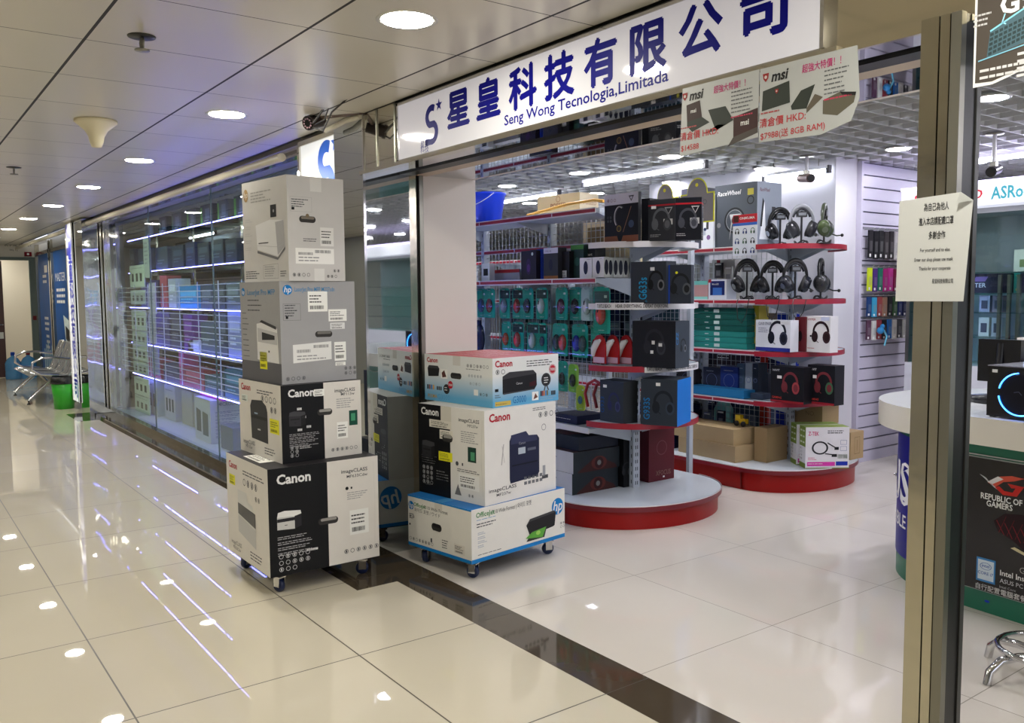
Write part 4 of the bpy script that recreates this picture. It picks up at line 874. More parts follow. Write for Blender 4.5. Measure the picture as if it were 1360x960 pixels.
# stacked boxes on the near base deck
EYE_ = lambda f, v: (f.ell(.55, v, .07, (90, 40, 36), 2, ry=.045), f.ell(.55, v, .04, (50, 20, 22), 3), f.ell(.55, v, .018, (120, 120, 120), 4))
def dkb(F):
    f, r = F['f'], F['r']; f.para(.25, .75, .3, 2, .12, (120, 120, 126)); r.poly([(.1, .06), (.5, .7), (.9, .2), (.95, .0), (.1, .0)], (60, 28, 26), 1); EYE_(r, .36)
for k, lb in enumerate(('white fronted black keyboard box at the bottom of the pile on the near base deck', 'white fronted black keyboard box, upper of the pair on the near base deck')):
    carton('keyboard_box', lb, 'box', (-4.53+.012*k, 3.90, BZ+k*.146), .36, .42, .145, (30, 38, 44), dkb, sides={'f': (206, 206, 208), 't': (60, 40, 40)}, group='white fronted boxes on the near base deck')
carton('keyboard_box', 'long flat black box lying on top of the pair of white fronted boxes', 'box', (-4.55, 3.93, BZ+.292), .40, .36, .09, (30, 36, 50), lambda F: (F['t'].poly([(.1, .1), (.6, .1), (.7, .4), (.1, .4)], (110, 60, 60), 1), F['t'].text('TURTLE', .5, .6, .04, (180, 190, 200), 2)), sides={'t': (40, 48, 60)})
carton('speaker_box', 'tall black box with a faint picture behind the keyboard boxes', 'box', (-4.50, 4.155, BZ), .38, .06, .40, (18, 20, 24), lambda F: (p_headset(F['r'], .5, .3, .1, (40, 42, 46), (70, 72, 76)),))
carton('speaker_box', 'dark red box with a ghosted picture standing behind the steel upright', 'box', (-4.42, 4.50, BZ), .22, .26, .40, (84, 22, 32), lambda F: (F['r'].ring(.5, .6, .05, .006, (110, 60, 70), 2), F['r'].text('XFOCUS', .28, .1, .05, (130, 100, 90), 2, width=.15), F['r'].rect(.55, .05, .62, .08, WHT, 2)), sides={'t': (196, 200, 204)})
for i in range(9):
    x = -5.86+i*.185; c = ((16, 22, 40), (14, 60, 56), (20, 22, 26), (24, 30, 60))[i % 4]
    carton('stock_pack', '%s pack behind the near gondola wire, place %s from the white column' % (('navy', 'dark teal', 'black', 'indigo')[i % 4], ('one', 'two', 'three', 'four', 'five', 'six', 'seven', 'eight', 'nine')[i]), 'pack', (x, 4.32, .98), .165, .12, .56, c, lambda F: F['f'].rect(.1, .45, .9, .55, (110, 120, 120), 2), group='dark packs on the rear of the near gondola')
# straight run, second shelf
def mbx(F):
    f = F['f']; f.ell(.5, .5, .022, (30, 32, 60), 2, ry=.045); f.para(.6, .9, .3, 1, .04, INK)
def mbs(F):
    f = F['r']; f.ell(.5, .5, .018, (24, 26, 44), 2, ry=.05)
for k, (a, b) in enumerate(((770, 786), (787, 802))):
    shelfbox('mouse_box', 'white mouse box with a dark oval mouse picture, %s of the front pair' % ('left', 'right')[k], 'box', a, b, 338, 3.87, 1.604, .045, (222, 222, 224), mbx if k == 0 else (lambda F: (mbx(F), mbs(F))), {'r': (196, 198, 192)}, group='white mouse boxes on the near gondola', h=.135)
for k in range(6):
    carton('mouse_box', 'white mouse box in the row running back behind the front pair, %s' % ('nearest', 'second', 'third', 'fourth', 'fifth', 'rearmost')[k], 'box', (-4.345, 3.945+k*.047, 1.604), .085, .043, .135, (196, 198, 192), mbs, group='white mouse boxes on the near gondola')
for (a, b, yt, Y, dp, c, lb, dr) in (
    (692, 712, 333, 3.92, .1, (30, 24, 42), 'dark violet gaming mouse box with a round badge, left on the second shelf', lambda F: (F['f'].ell(.75, .88, .012, (190, 200, 190), 2), F['f'].ell(.5, .45, .03, (50, 30, 70), 2, ry=.06), F['f'].ell(.5, .4, .018, (80, 40, 110), 3, ry=.03))),
    (713, 719, 331, 3.96, .1, (30, 60, 170), 'narrow blue and white box next to the violet mouse box', lambda F: F['f'].para(.2, .4, .6, 4, .08, WHT)),
    (722, 741, 329, 3.90, .08, (46, 46, 52), 'grey and black mouse box with white top band and orange foot', lambda F: (F['f'].rect(0, .82, 1, 1, (206, 204, 214), 1), F['f'].rect(0, 0, 1, .1, (160, 100, 50), 1), F['f'].ell(.5, .45, .022, (30, 32, 50), 2, ry=.04), F['f'].icons(.1, .86, 4, 1, .014, INK))),
    (742, 756, 334, 3.94, .1, (22, 20, 24), 'black box with a white barcode label on the second shelf', lambda F: F['f'].sticker(.25, .05, .75, .3, WHT)),
    (758, 775, 325, 3.98, .1, (30, 56, 50), 'dark green controller box behind the white mouse boxes', lambda F: (F['f'].rect(0, .86, 1, 1, (70, 130, 60), 1), F['f'].ell(.5, .5, .03, (50, 90, 76), 2))),
    (776, 790, 327, 4.02, .1, (22, 24, 26), 'black box with pale lettering behind the white mouse boxes', lambda F: F['f'].text('Xpert', .1, .7, .03, WHT, 2)),
    (704, 733, 331, 4.08, .06, (60, 60, 74), 'grey blue box at the back of the second shelf', None),
    (640, 650, 350, 3.9, .05, (206, 208, 206), 'small white and black card box at the left of the second shelf', lambda F: F['f'].rect(.2, .3, .8, .7, BLK, 2)),
    (652, 690, 358, 4.0, .1, (150, 150, 160), 'low grey box with a red band at the left of the second shelf', lambda F: F['f'].rect(0, .7, 1, 1, (160, 30, 40), 1))):
    shelfbox('mouse_box', lb, 'box', a, b, yt, Y, 1.604, dp, c, dr)
# top of the near gondola
t = thing('bucket', 'bright blue plastic bucket on top of the near gondola', 'bucket', (-5.83, 4.05, 2.064))
m = MB(); m.lathe([(0, 0), (.11, 0), (.145, .23), (.155, .235), (.155, .25), (.143, .25), (.108, .012), (0, .012)], mat('bucket_blue', (16, 60, 214), .3), 28); m.build('body', t)
MB().tube([(.15*math.cos(a), -.04-.13*math.sin(a), .24-.10*math.sin(a)) for a in [math.pi*k/12 for k in range(13)]], .003, (200, 206, 214), 6).build('handle', t)
def pos(F): F['f'].text('POSEED', .32, .38, .045, (130, 70, 40), 2, 'L', .012); F['f'].ring(.5, .78, .02, .004, (150, 90, 50), 2, n=10); F['r'].text('POSEED', .2, .45, .04, (150, 100, 60), 2)
carton('cardboard_box', 'beige carton with brown lettering on top of the near gondola', 'box', (-4.90, 4.12, 2.064), .42, .20, .15, (206, 186, 142), pos, rz=.12, sides={'r': (220, 206, 176)})
t = MB().tube([(-5.05, 3.86, 2.07), (-4.85, 3.87, 2.09), (-4.6, 3.88, 2.115), (-4.35, 3.89, 2.12), (-4.27, 3.9, 2.105)], .010, mat('orange_strap', (232, 176, 70), .5), 8).build('packing_strap'); tag(t, 'orange yellow strap lying in front of the beige carton', 'strap')
# grid items seen through, beige board behind the wire
carton('cardboard_box', 'tall cream box behind the wire grid of the near gondola', 'box', (-4.66, 4.34, 1.64), .5, .12, .38, (214, 198, 158), lambda F: F['f'].rect(.1, .1, .45, .9, (110, 92, 60), 1))
# ---- hanging packs
def mouse_mesh(mb, x, z, s, c, y=-.012):
    mb.ball((x, y, z), (s*.30, s*.22, s*.5), mat('mouse_%02x%02x%02x' % tuple(c), c, .18, coat=.4), 14, 9); mb.tube([(x, y-s*.21, z+s*.1), (x, y-s*.17, z+s*.34)], s*.04, (30, 30, 32), 6)
def blister(x, y, zt, w, h, cc, mc, label, mouse2=None, rz=0, grp='hanging mouse packs', name='mouse_pack', topc=None):
    t = thing(name, label, 'pack', (x, y, zt-h), rz, grp)
    mb = MB(); pts = []
    for (cx_, cz_, a0) in ((w/2-.015, .015, -90), (w/2-.03, h-.03, 0), (-w/2+.03, h-.03, 90), (-w/2+.015, .015, 180)):
        rr = .015 if cz_ < .02 else .03
        for k in range(4): a = math.radians(a0+k*30); pts.append((cx_+rr*math.cos(a), cz_+rr*math.sin(a)))
    mb.prism(pts, 0, .002, card(cc)); mb.v = [(a, -c, b) for a, b, c in mb.v]
    fr = Fr(mb, (-w/2, -.0022, 0), (1, 0, 0), (0, 0, 1), w, h)
    fr.para(.3, .07, .4, 1, .03, WHT, 1)
    if topc: fr.rect(.05, .66, .95, .93, topc, 1)
    fr.rect(.65, .78, .82, .84, WHT, 3)
    mb.build('backing_card', t)
    m = MB(); mouse_mesh(m, -w*.18 if mouse2 else 0, h*.42, min(w*.85, h*.5), mc); m.build('mouse', t)
    if mouse2: m = MB(); mouse_mesh(m, w*.22, h*.42, min(w*.85, h*.5), mouse2); m.build('mouse', t)
    q = MB(); q.prism([(a*1.03, b) for a, b in pts], .0, .003, GLASS); q.v = [(a, -c-.03, b) for a, b, c in q.v]; q.build('clear_shell', t)
    return t
TEAL = (30, 158, 138)
HK = mat('hook_wire', (190, 192, 190), .3, .7)
hk = MB()
UP = [(-5.86, (30, 50, 110), 'teal pack with a blue mouse, partly behind the white column, on the upper hooks', None), (-5.70, (120, 20, 40), 'teal pack with a maroon mouse, second on the upper hooks', None), (-5.50, (130, 136, 158), 'teal pack with a grey mouse and dark header, upper hooks', (24, 44, 50)),
      (-5.33, (150, 22, 26), 'teal pack with a red mouse, upper hooks left of the black mouse', (24, 32, 44)), (-5.20, (20, 26, 44), 'teal pack with a glossy black mouse, upper hooks', None), (-5.03, (190, 192, 188), 'teal pack with a silver mouse and dark header, upper hooks', (24, 44, 50)),
      (-4.80, (90, 16, 50), 'teal pack with a plum mouse, first right of the steel upright on the upper hooks', None), (-4.68, (26, 22, 30), 'teal pack with a black mouse behind the plum one', None), (-4.52, (200, 198, 196), 'white pack with grey ear cushions on the upper hooks', None), (-4.40, (24, 28, 44), 'teal pack with a navy mouse, last on the upper hooks', None)]
for x, mc, lb, tc in UP:
    blister(x, 3.98+(.03 if 'behind' in lb else 0), 1.545, .135, .235, (208, 208, 206) if 'white pack' in lb else TEAL, mc, lb, topc=tc); hk.tube([(x, 4.19, 1.53), (x, 3.955, 1.53), (x, 3.95, 1.54)], .0025, HK, 6)
LO = [(-5.48, .12, (206, 66, 30), None, 'slim teal pack with an orange red mouse on the lower hooks', None), (-5.33, .15, (196, 40, 46), None, 'teal pack with a red mouse and dark header on the lower hooks', (24, 44, 50)), (-5.14, .15, (196, 200, 204), None, 'teal pack with a white mouse on the lower hooks', (24, 44, 50)), (-5.02, .09, (30, 44, 110), None, 'narrow dark pack with a blue mouse beside the steel upright', (16, 24, 30)),
      (-4.82, .17, (30, 46, 60), (196, 56, 50), 'teal pack with a navy and a red mouse side by side on the lower hooks', None), (-4.60, .17, (20, 40, 180), (40, 70, 70), 'teal pack with a bright blue and a green mouse on the lower hooks', None), (-4.44, .09, (150, 20, 26), None, 'teal pack with a dark red mouse, right end of the lower hooks', None)]
for x, w, mc, m2, lb, tc in LO:
    blister(x, 3.98, 1.285, w, .235, TEAL, mc, lb, m2, topc=tc); hk.tube([(x, 4.19, 1.27), (x, 3.955, 1.27), (x, 3.95, 1.28)], .0025, HK, 6)
hk.v = [(a-G1X, b-G1Y, c) for a, b, c in hk.v]; hk.build('display_hooks', g1); 
for i, (x, c, lb) in enumerate(((-5.96, (16, 44, 130), 'shiny royal blue plastic pack hanging lowest beside the white column'), (-5.87, (24, 40, 90), 'navy plastic pack hanging beside the royal blue one'), (-5.79, (20, 30, 66), 'dark navy plastic pack, rightmost of the three blue ones'))):
    m = MB(); m.T = Matrix.Translation((0, 0, 0)); m.ball((0, 0, .12), (.065, .035, .13), mat('foil_blue_%d' % i, c, .15, .2, bump=.6, bs=18), 14, 10); m.tube([(0, 0, .22), (0, 0, .27)], .02, (190, 200, 206) if i == 0 else c, 8)
    tag(m.build('plastic_pack', loc=(x, 3.97-.02*i, 1.02)), lb, 'pack', 'blue plastic packs on the near gondola')
blister(-4.79, 3.98, 1.015, .11, .22, TEAL, (20, 24, 30), 'teal pack with a small black receiver, below the lower hooks', name='accessory_pack')
t = blister(-4.66, 3.97, 1.0, .11, .20, (150, 196, 70), (24, 26, 24), 'lime green pack with a black flash drive below the hooks', name='accessory_pack')
blister(-4.56, 3.95, .86, .07, .18, (190, 206, 60), (60, 120, 160), 'yellow green pack hanging low beside the round shelf', name='accessory_pack', rz=.4)
# blisters hanging at the round end, left side
blister(-4.22, 3.84, 1.535, .16, .30, TEAL, (186, 60, 50), 'large clear teal pack hanging beside the G633s headset box', topc=(70, 84, 88), name='accessory_pack')
for i in range(3):
    t = thing('red_pack', 'red blister pack with a white curved cutter, %s of the row at the round end' % ('front', 'middle', 'rear')[i], 'pack', (-4.27+i*.075, 3.87+i*.05, 1.035), 0, 'red packs at the round end')
    m = MB(); n = 20; m.prism([(-.06, 0), (.06, 0)]+[(.06*math.cos(math.pi*k/n), .10+.09*math.sin(math.pi*k/n)) for k in range(n+1)], 0, .012, card((160, 24, 26))); m.v = [(a, -c, b) for a, b, c in m.v]; Fr(m, (-.06, -.013, 0), (1, 0, 0), (0, 0, 1), .12, .19).rect(.05, .02, .95, .22, (206, 170, 190), 1); m.build('backing_card', t)
    m = MB(); m.tube([(-.05, -.02, .05), (-.03, -.03, .10), (.0, -.03, .14), (.03, -.03, .155)], [.012, .022, .022, .01], mat('cutter_white', (206, 204, 206), .2), 10); m.build('cutter', t)
for i, (x0, c) in enumerate(((-4.45, (150, 24, 30)), (-4.36, (120, 18, 26)))):
    m = MB(); m.tube([(0, 0, 0), (-.03, 0, .09), (.0, 0, .16), (.07, 0, .19), (.13, 0, .17)], .011, mat('cable_red%d' % i, c, .3), 8); tag(m.build('coiled_cable', loc=(x0, 3.92, .72)), '%s red cable arch standing behind the charcoal box on the lowest end shelf' % ('front', 'rear')[i], 'cable')
# straight shelf below the hooks
for i, (x, w, h, c, lb) in enumerate(((-5.6, .26, .05, (180, 190, 206), 'flat pale blue box on the low shelf of the near gondola'), (-5.25, .3, .07, (30, 40, 90), 'flat navy box on the low shelf'), (-4.9, .28, .05, (196, 204, 214), 'flat silver box on the low shelf'), (-4.58, .26, .06, (24, 30, 60), 'flat dark blue box at the end of the low shelf'))):
    carton('flat_box', lb, 'box', (x, 3.95, .602), w, .26, h, c, lambda F: F['f'].para(.1, .5, .7, 1, .1, WHT))

# ------------------------------------------------------------------ far gondola: headsets on stands
def headset_on_stand(label, x, y, z, rz, band, cup, glow=None, s=1.0, tilt=0, std=(20, 20, 24)):
    t = thing('headset', label, 'headset', (x, y, z), rz, 'headsets on stands on the far gondola'); q = s
    HB = mat('hs_%02x%02x%02x' % tuple(band), band, .3); HC = mat('hs_%02x%02x%02x' % tuple(cup), cup, .25)
    m = MB(); m.tube([(q*.084*math.cos(a), 0, q*(.15+.125*math.sin(a))) for a in [math.pi*k/16 for k in range(17)]], [q*(.009+.007*math.sin(math.pi*k/16)) for k in range(17)], HB, 8)
    m.tube([(q*.068*math.cos(a), 0, q*(.16+.095*math.sin(a))) for a in [math.pi*(k+2)/16 for k in range(13)]], q*.011, HC, 8); m.build('headband', t)
    for sx in (-1, 1):
        m = MB(); m.T = Matrix.Translation((sx*q*.068, -.012, q*.105)) @ Matrix.Rotation(sx*.42, 4, 'Y') @ Matrix.Rotation(-sx*.35, 4, 'Z') @ Matrix.Rotation(math.pi/2*sx, 4, 'Y')
        m.lathe([(0, q*.034), (q*.034, q*.032), (q*.047, q*.016), (q*.050, 0), (q*.049, -q*.010)], HC, 20, sy=.9, sx=1.2)
        m.lathe([(q*.049, -q*.010), (q*.052, -q*.026), (q*.038, -q*.034), (q*.02, -q*.022)], mat('cushion', (18, 18, 20), .6), 20, sy=.9, sx=1.2)
        if glow: m.lathe([(q*.016, q*.0345), (q*.021, q*.0345), (q*.021, q*.035), (q*.016, q*.035)], mat('hs_mark_%02x%02x%02x' % tuple(glow), glow, .3), 16)
        m.build('ear_cup', t)
    m = MB(); m.tube([(q*.09, -.02, q*.08), (q*.10, -q*.07, q*.06), (q*.07, -q*.11, q*.06)], q*.005, HB, 6); m.ball((q*.068, -q*.112, q*.06), (q*.012, q*.012, q*.012), DARK, 8, 6); m.build('microphone', t)
    w = thing('headset_stand', 'stand holding the %s' % label.split(',')[0].split(' with ')[0].split(' turned')[0], 'stand', (x, y, z), rz, 'headset stands on the far gondola')
    m = MB(); m.lathe([(0, 0), (.055, 0), (.055, .006), (.012, .014), (0, .014)], mat('stand_black', std, .35), 20); m.tube([(.05*math.cos(a*1.0), .05*math.sin(a), .016+.012*math.sin(3*a)) for a in [2*math.pi*k/20 for k in range(20)]], .005, DARK, 6, True); m.build('foot', w)
    m = MB(); m.tube([(0, 0, .01), (0, 0, q*.24)], .008, MT['stand_black'], 8); m.box(-.036, .036, -.02, .022, q*.195, q*.235, MT['stand_black']); m.box(-.028, .028, -.0215, -.02, q*.205, q*.225, (120, 124, 130)); m.build('post', w)
    return t
BK, BK2 = (9, 9, 12), (16, 16, 20)
def HP(x, y, Y): p = aY(x, y, Y); return p.x
for (px, Y, lv, rz, b, c, gl, s, lb) in (
    (1035, 5.72, ZD+.03, .9, BK, BK2, (150, 160, 170), 1.05, 'all black headset, leftmost on the top end shelf of the far gondola'),
    (1063, 5.66, ZD+.03, .9, (126, 128, 134), (40, 40, 46), None, 1.05, 'silver and black headset, middle of the top end shelf of the far gondola'),
    (1093, 5.74, ZD+.03, 2.0, (44, 52, 34), (62, 76, 44), (90, 100, 80), 1.05, 'green camouflage headset, right on the top end shelf of the far gondola'),
    (992, 5.56, ZC+.01, .9, BK, BK2, (120, 126, 132), 1.12, 'big black headset, leftmost on the second end shelf of the far gondola'),
    (1026, 5.60, ZC+.01, .5, BK, (22, 22, 30), None, 1.05, 'slim black headset turned sideways, second on the second end shelf'),
    (1056, 5.62, ZC+.01, 1.0, BK, (26, 28, 40), (60, 66, 90), 1.08, 'black headset with navy cups, third on the second end shelf'),
    (1090, 5.78, ZC+.01, 2.0, BK, (30, 30, 34), None, 1.08, 'jet black headset with a raised microphone, rightmost on the second end shelf')):
    headset_on_stand(lb, HP(px, 380, Y), Y, lv, rz, b, c, gl, s)
m = MB()
for (px, L_) in ((985, .17), (1025, .14), (1060, .13)):
    x = HP(px, 390, 5.42); m.tube([(x-.05, 5.44, ZC+.015), (x-.04, 5.41, ZC-.02), (x-.02, 5.40, ZC-L_*.8), (x+.02, 5.40, ZC-L_), (x+.06, 5.40, ZC-L_*.6), (x+.07, 5.42, ZC+.015)], .0035, DARK, 6)
tag(m.build('hanging_cable'), 'thin black headset cables looping down over the red shelf edge', 'cable')
def race(F):
    f, r = F['f'], F['r']; f.text('RaceWheel', .06, .83, .05, (206, 206, 210), 2, 'L', .02, width=.23, shear=.2); f.ring(.48, .42, .095, .014, (30, 32, 38), 2); f.ring(.48, .42, .082, .004, (150, 154, 160), 3); f.ell(.48, .42, .03, (190, 192, 196), 3)
    f.poly([(.36, .52), (.62, .52), (.78, .26), (.70, .22), (.58, .36), (.42, .36), (.36, .1), (.40, .4)], (186, 188, 192), 3); f.ell(.10, .36, .02, (120, 122, 128), 2); f.rect(.78, .8, .92, .9, (170, 160, 60), 3); f.ring(.85, .72, .03, .008, (30, 30, 34), 2)
    r.text('RaceWheel', .1, .85, .04, (90, 50, 60), 2, 'L', .014, width=.12, shear=.2); r.poly([(.1, .1), (.3, .7), (.35, .3), (.5, .35), (.5, .1)], (220, 222, 226), 2); r.poly([(.12, .3), (.22, .75), (.28, .7), (.2, .3)], BLK, 3); r.rect(.6, .45, .75, .62, BLK, 3); r.poly([(.55, .1), (.6, .4), (.8, .42), (.9, .1)], (206, 208, 212), 2)
ZT = ZD+.034
shelfbox('gaming_wheel_box', 'large grey steering wheel box on the top shelf of the far gondola', 'box', 950, 1006, 244, 5.52, ZT, .30, (70, 76, 86), race, {'r': (120, 128, 140)})
shelfbox('webcam_box', 'slim white and blue box with a microphone picture left of the steering wheel box', 'box', 932, 948, 258, 5.50, ZT, .14, (214, 218, 226), lambda F: (F['f'].rect(0, .82, 1, 1, (60, 90, 170), 1), F['f'].poly([(.4, .35), (.6, .35), (.62, .75), (.45, .78)], (60, 60, 64), 2), F['f'].ell(.6, .2, .02, (120, 90, 140), 2), F['f'].ell(.3, .35, .015, (30, 40, 80), 2)))
for (a, b, yt, c, lb) in ((905, 931, 250, (60, 60, 70), 'dark speckled box at the left of the top shelf on the far gondola'), (880, 903, 262, (90, 92, 100), 'grey box far left on the top shelf of the far gondola')):
    shelfbox('retail_box', lb, 'box', a, b, yt, 5.62, ZT, .2, c, lambda F: p_headset(F['f'], .5, .5, .1))
# yellow bordered display cards standing behind the near headset boxes
for (a, b, yt, lb) in ((866, 901, 244, 'smaller grey display card with a yellow arched border'), (904, 949, 236, 'larger grey display card with a yellow arched border')):
    Y = 5.0; A, B = aY(a, yt, Y), aY(b, yt, Y); w = B.x-A.x; z0 = 2.02; h = (A.z+B.z)/2-z0
    m = MB()
    def arch(w, h, s): 
        hw = w/2-s; pts = [(-hw, s), (hw, s), (hw, h*.66-s), (hw*.62, h*.66-s)]+[(hw*.60*math.cos(math.pi*k/10), h*.66+(h*.34-s)*math.sin(math.pi*k/10)) for k in range(11)]+[(-hw*.62, h*.66-s), (-hw, h*.66-s)]
        return pts
    m.prism(arch(w, h, 0), 0, .004, (196, 196, 40)); k0 = len(m.v); m.prism(arch(w, h, .010), -.002, .0005, (110, 106, 106)); m.v = [(p[0], p[2] if i < k0 else p[2]-.001, p[1]) for i, p in enumerate(m.v)]
    fr = Fr(m, (-w/2, -.004, 0), (1, 0, 0), (0, 0, 1), w, h)
    fr.ring(.3, .45, .016, .003, (180, 180, 184), 2); fr.ring(.52, .5, .018, .003, (180, 180, 184), 2); fr.ring(.74, .45, .016, .003, (60, 60, 64), 2); fr.ell(.5, .84, .014, (190, 180, 40), 2)
    t = m.build('display_card', loc=((A.x+B.x)/2, Y, z0)); tag(t, lb, 'card')
    # foot: a wooden-grey easel on the near gondola's rear top shelf
    f_ = MB().box(-.03, .03, .005, .03, -.06, .10, STEELD).build('easel', t)
m = MB().box(-5.4, -4.4, 4.85, 5.05, 1.93, 1.96, SHELFG); 
for x in (-5.35, -4.45):
    m.box(x-.015, x+.015, 4.93, 4.97, 0, 1.93, SHELFG)
tag(m.build('rear_display_rack'), 'narrow grey rack behind the near gondola carrying the yellow bordered cards', 'rack')
# leaflet hanging with rows of headsets
A, B = aY(973, 340, 5.40), aY(1006, 283, 5.40); w, h = B.x-A.x, B.z-A.z
m = MB(); m.box(0, w, 0, .002, 0, h, card((206, 210, 220))); fr = Fr(m, (0, 0, 0), (1, 0, 0), (0, 0, 1), w, h)
fr.rect(0, .80, 1, 1, (176, 30, 48), 1); fr.rect(.02, .82, .24, .98, (60, 20, 24), 2); fr.text('ONIKUMA', .28, .88, .026, WHT, 2, 'L', .012, width=w*.62); fr.rect(0, .73, 1, .80, (50, 90, 170), 1)
for j in range(3):
    for i in range(3): p_headset(fr, .18+i*.32, .58-j*.24, .047, ((30, 32, 40), (40, 60, 120), (60, 90, 70))[(i+j) % 3], (70, 70, 90), 2)
tag(m.build('headset_leaflet', loc=(A.x, 5.40, A.z)), 'red headed leaflet showing nine headsets, hung over the top shelf edge', 'leaflet')
# shelf C left part, shelf B stacks
shelfbox('flat_box', 'pink and teal flat box pile left of the blue and white box', 'box', 918, 940, 373, 5.50, ZC+.014, .2, (190, 146, 146), lambda F: (F['f'].rect(0, .78, 1, 1, (120, 200, 190), 1), F['f'].rect(0, 0, 1, .14, (140, 206, 196), 1)))
shelfbox('card_reader_box', 'white and navy square box on the second shelf of the far gondola', 'box', 941, 965, 371, 5.48, ZC+.014, .12, (214, 216, 226), lambda F: (F['f'].rect(.1, .2, .9, .92, (24, 34, 96), 1), F['f'].rect(.25, .2, .75, .58, (60, 110, 190), 2), F['f'].rect(0, .84, .16, 1, (170, 40, 50), 2), F['f'].text('MicroSD', .2, .72, .02, WHT, 2, 'L', .01)))
shelfbox('cable_box', 'cream box with a white coil picture above the navy square box', 'box', 952, 976, 345, 5.80, ZC+.014, .1, (186, 184, 176), lambda F: (F['f'].ell(.5, .6, .03, WHT, 2), F['f'].rect(0, .9, .2, 1, (150, 30, 40), 2)))
k = 0
for i in range(7):
    x0, x1 = aY(917, 420, 5.50).x, aY(990, 440, 5.50).x
    if i < 3: c = (36, 132, 124)
    else: c = (12, 84, 76)
    carton('keyboard_box', 'teal flat keyboard box, number %s from the bottom of the tall pile' % ('one', 'two', 'three', 'four', 'five', 'six', 'seven')[i], 'box', ((x0+x1)/2+.01*math.sin(i*3), 5.64, ZB+.022+i*.0465), x1-x0-.02*(i % 2), .24, .045, c,
           lambda F: (F['f'].rect(.42, .2, .52, .8, (190, 206, 204), 2), F['f'].rect(.25, .4, .32, .55, (190, 206, 204), 2)), group='teal keyboard boxes')
shelfbox('snack_box', 'yellow and white carton with a red label behind the hanging cables', 'box', 988, 1008, 406, 5.62, ZB+.022, .12, (206, 186, 80), lambda F: (F['f'].rect(0, .75, 1, 1, (220, 214, 196), 1), F['f'].rect(.2, .2, .7, .5, (176, 50, 40), 2), F['f'].poly([(.6, 1), (1, 1), (1, .6)], (190, 170, 50), 2)))
shelfbox('cardboard_box', 'brown box leaning behind the yellow carton', 'box', 1009, 1022, 416, 5.75, ZB+.022, .1, (120, 100, 80))
def whs(F): F['f'].text('CLOUD STINGER', .08, .84, .03, (40, 44, 80), 2, 'L', .012, width=.12); F['f'].para(.08, .72, .3, 3, .06, (110, 110, 130)); F['f'].rect(0, 0, 1, .12, (36, 44, 130), 1); p_headset(F['f'], .64, .52, .19, (16, 18, 32), (44, 48, 66)); F['f'].rect(.72, .86, .98, .96, (206, 206, 210), 4)
shelfbox('headset_box', 'white headset box with a navy base stripe on the far gondola', 'box', 1004, 1050, 425, 5.46, ZB+.025, .10, (214, 216, 224), whs)
def rhs(F): F['f'].text('HYPER', .06, .88, .024, (150, 30, 40), 2, 'L', .01); p_headset(F['f'], .62, .5, .17, (34, 14, 18), (60, 34, 38)); F['f'].ell(.2, .45, .008, BLK, 3); F['f'].para(.06, .1, .3, 1, .05, (170, 50, 50)); F['f'].rect(.62, .88, .96, .98, (190, 196, 220), 4)
shelfbox('headset_box', 'white headset box with red trim, right on the far gondola above the two black boxes', 'box', 1071, 1103, 420, 5.60, ZB+.025, .10, (216, 214, 214), rhs)
shelfbox('headset_box', 'narrow dark red box side beside the white one on the third end shelf', 'box', 1056, 1070, 421, 5.58, ZB+.025, .12, (90, 22, 30), lambda F: F['f'].ell(.5, .45, .02, (24, 10, 14), 2, ry=.04))
# shelf A
for (a, b, yt, Y, c, lb) in ((900, 924, 490, 5.75, (44, 40, 48), 'black toolbox-like box at the left of the fourth shelf'), (934, 957, 488, 5.62, (36, 42, 60), 'dark slate box beside the blue box'), (957, 980, 487, 5.60, (22, 44, 110), 'royal blue box on the fourth shelf of the far gondola'), (979, 989, 483, 5.62, (70, 90, 110), 'grey blue upright box on the fourth shelf'),
    (990, 999, 482, 5.62, (150, 160, 170), 'pale grey upright box with dark panels on the fourth shelf'), (1000, 1007, 483, 5.62, (24, 34, 50), 'narrow navy upright box on the fourth shelf'), (1008, 1020, 496, 5.8, (40, 44, 56), 'dark box behind the wire at the end of the fourth shelf')):
    shelfbox('retail_box', lb, 'box', a, b, yt, Y, ZA+.004, .12, c, lambda F: (F['f'].ring(.5, .5, min(F['f'].W, F['f'].H)*.3, .004, (90, 100, 140), 2), F['f'].para(.2, .85, .6, 1, .05, (150, 156, 170))))
carton('flat_box', 'long light blue flat box lying at the front of the fourth shelf', 'box', (aY(955, 520, 5.52).x, 5.54, ZA+.004), aY(992, 520, 5.5).x-aY(918, 520, 5.5).x, .14, .065, (30, 110, 160), lambda F: F['f'].rect(.02, .3, .08, .6, (160, 190, 206), 2))
carton('flat_box', 'short dark flat box at the right end of the light blue one', 'box', (aY(1006, 520, 5.55).x, 5.6, ZA+.004), .12, .12, .045, (56, 66, 84))
for (a, b, yt, Y, lb, sc) in ((1024, 1068, 487, 5.46, 'black headset box with a red headset picture, left on the fourth end shelf', (150, 60, 64)), (1073, 1109, 485, 5.56, 'black headset box with a green glowing headset picture, right on the fourth end shelf', (60, 96, 70))):
    shelfbox('headset_box', lb, 'box', a, b, yt, Y, ZA+.014, .12, (16, 16, 22), lambda F, sc=sc: (p_headset(F['f'], .6, .5, .17, (110, 44, 50), sc), F['f'].rect(0, 0, 1, .06, (140, 30, 40), 2), F['f'].text('GAMING', .05, .1, .022, (190, 60, 50), 3, 'L', .012), F['f'].rect(.2, .66, .34, .74, WHT, 4), F['f'].text('HAVIT', .06, .86, .022, (200, 200, 204), 3, 'L', .01)))
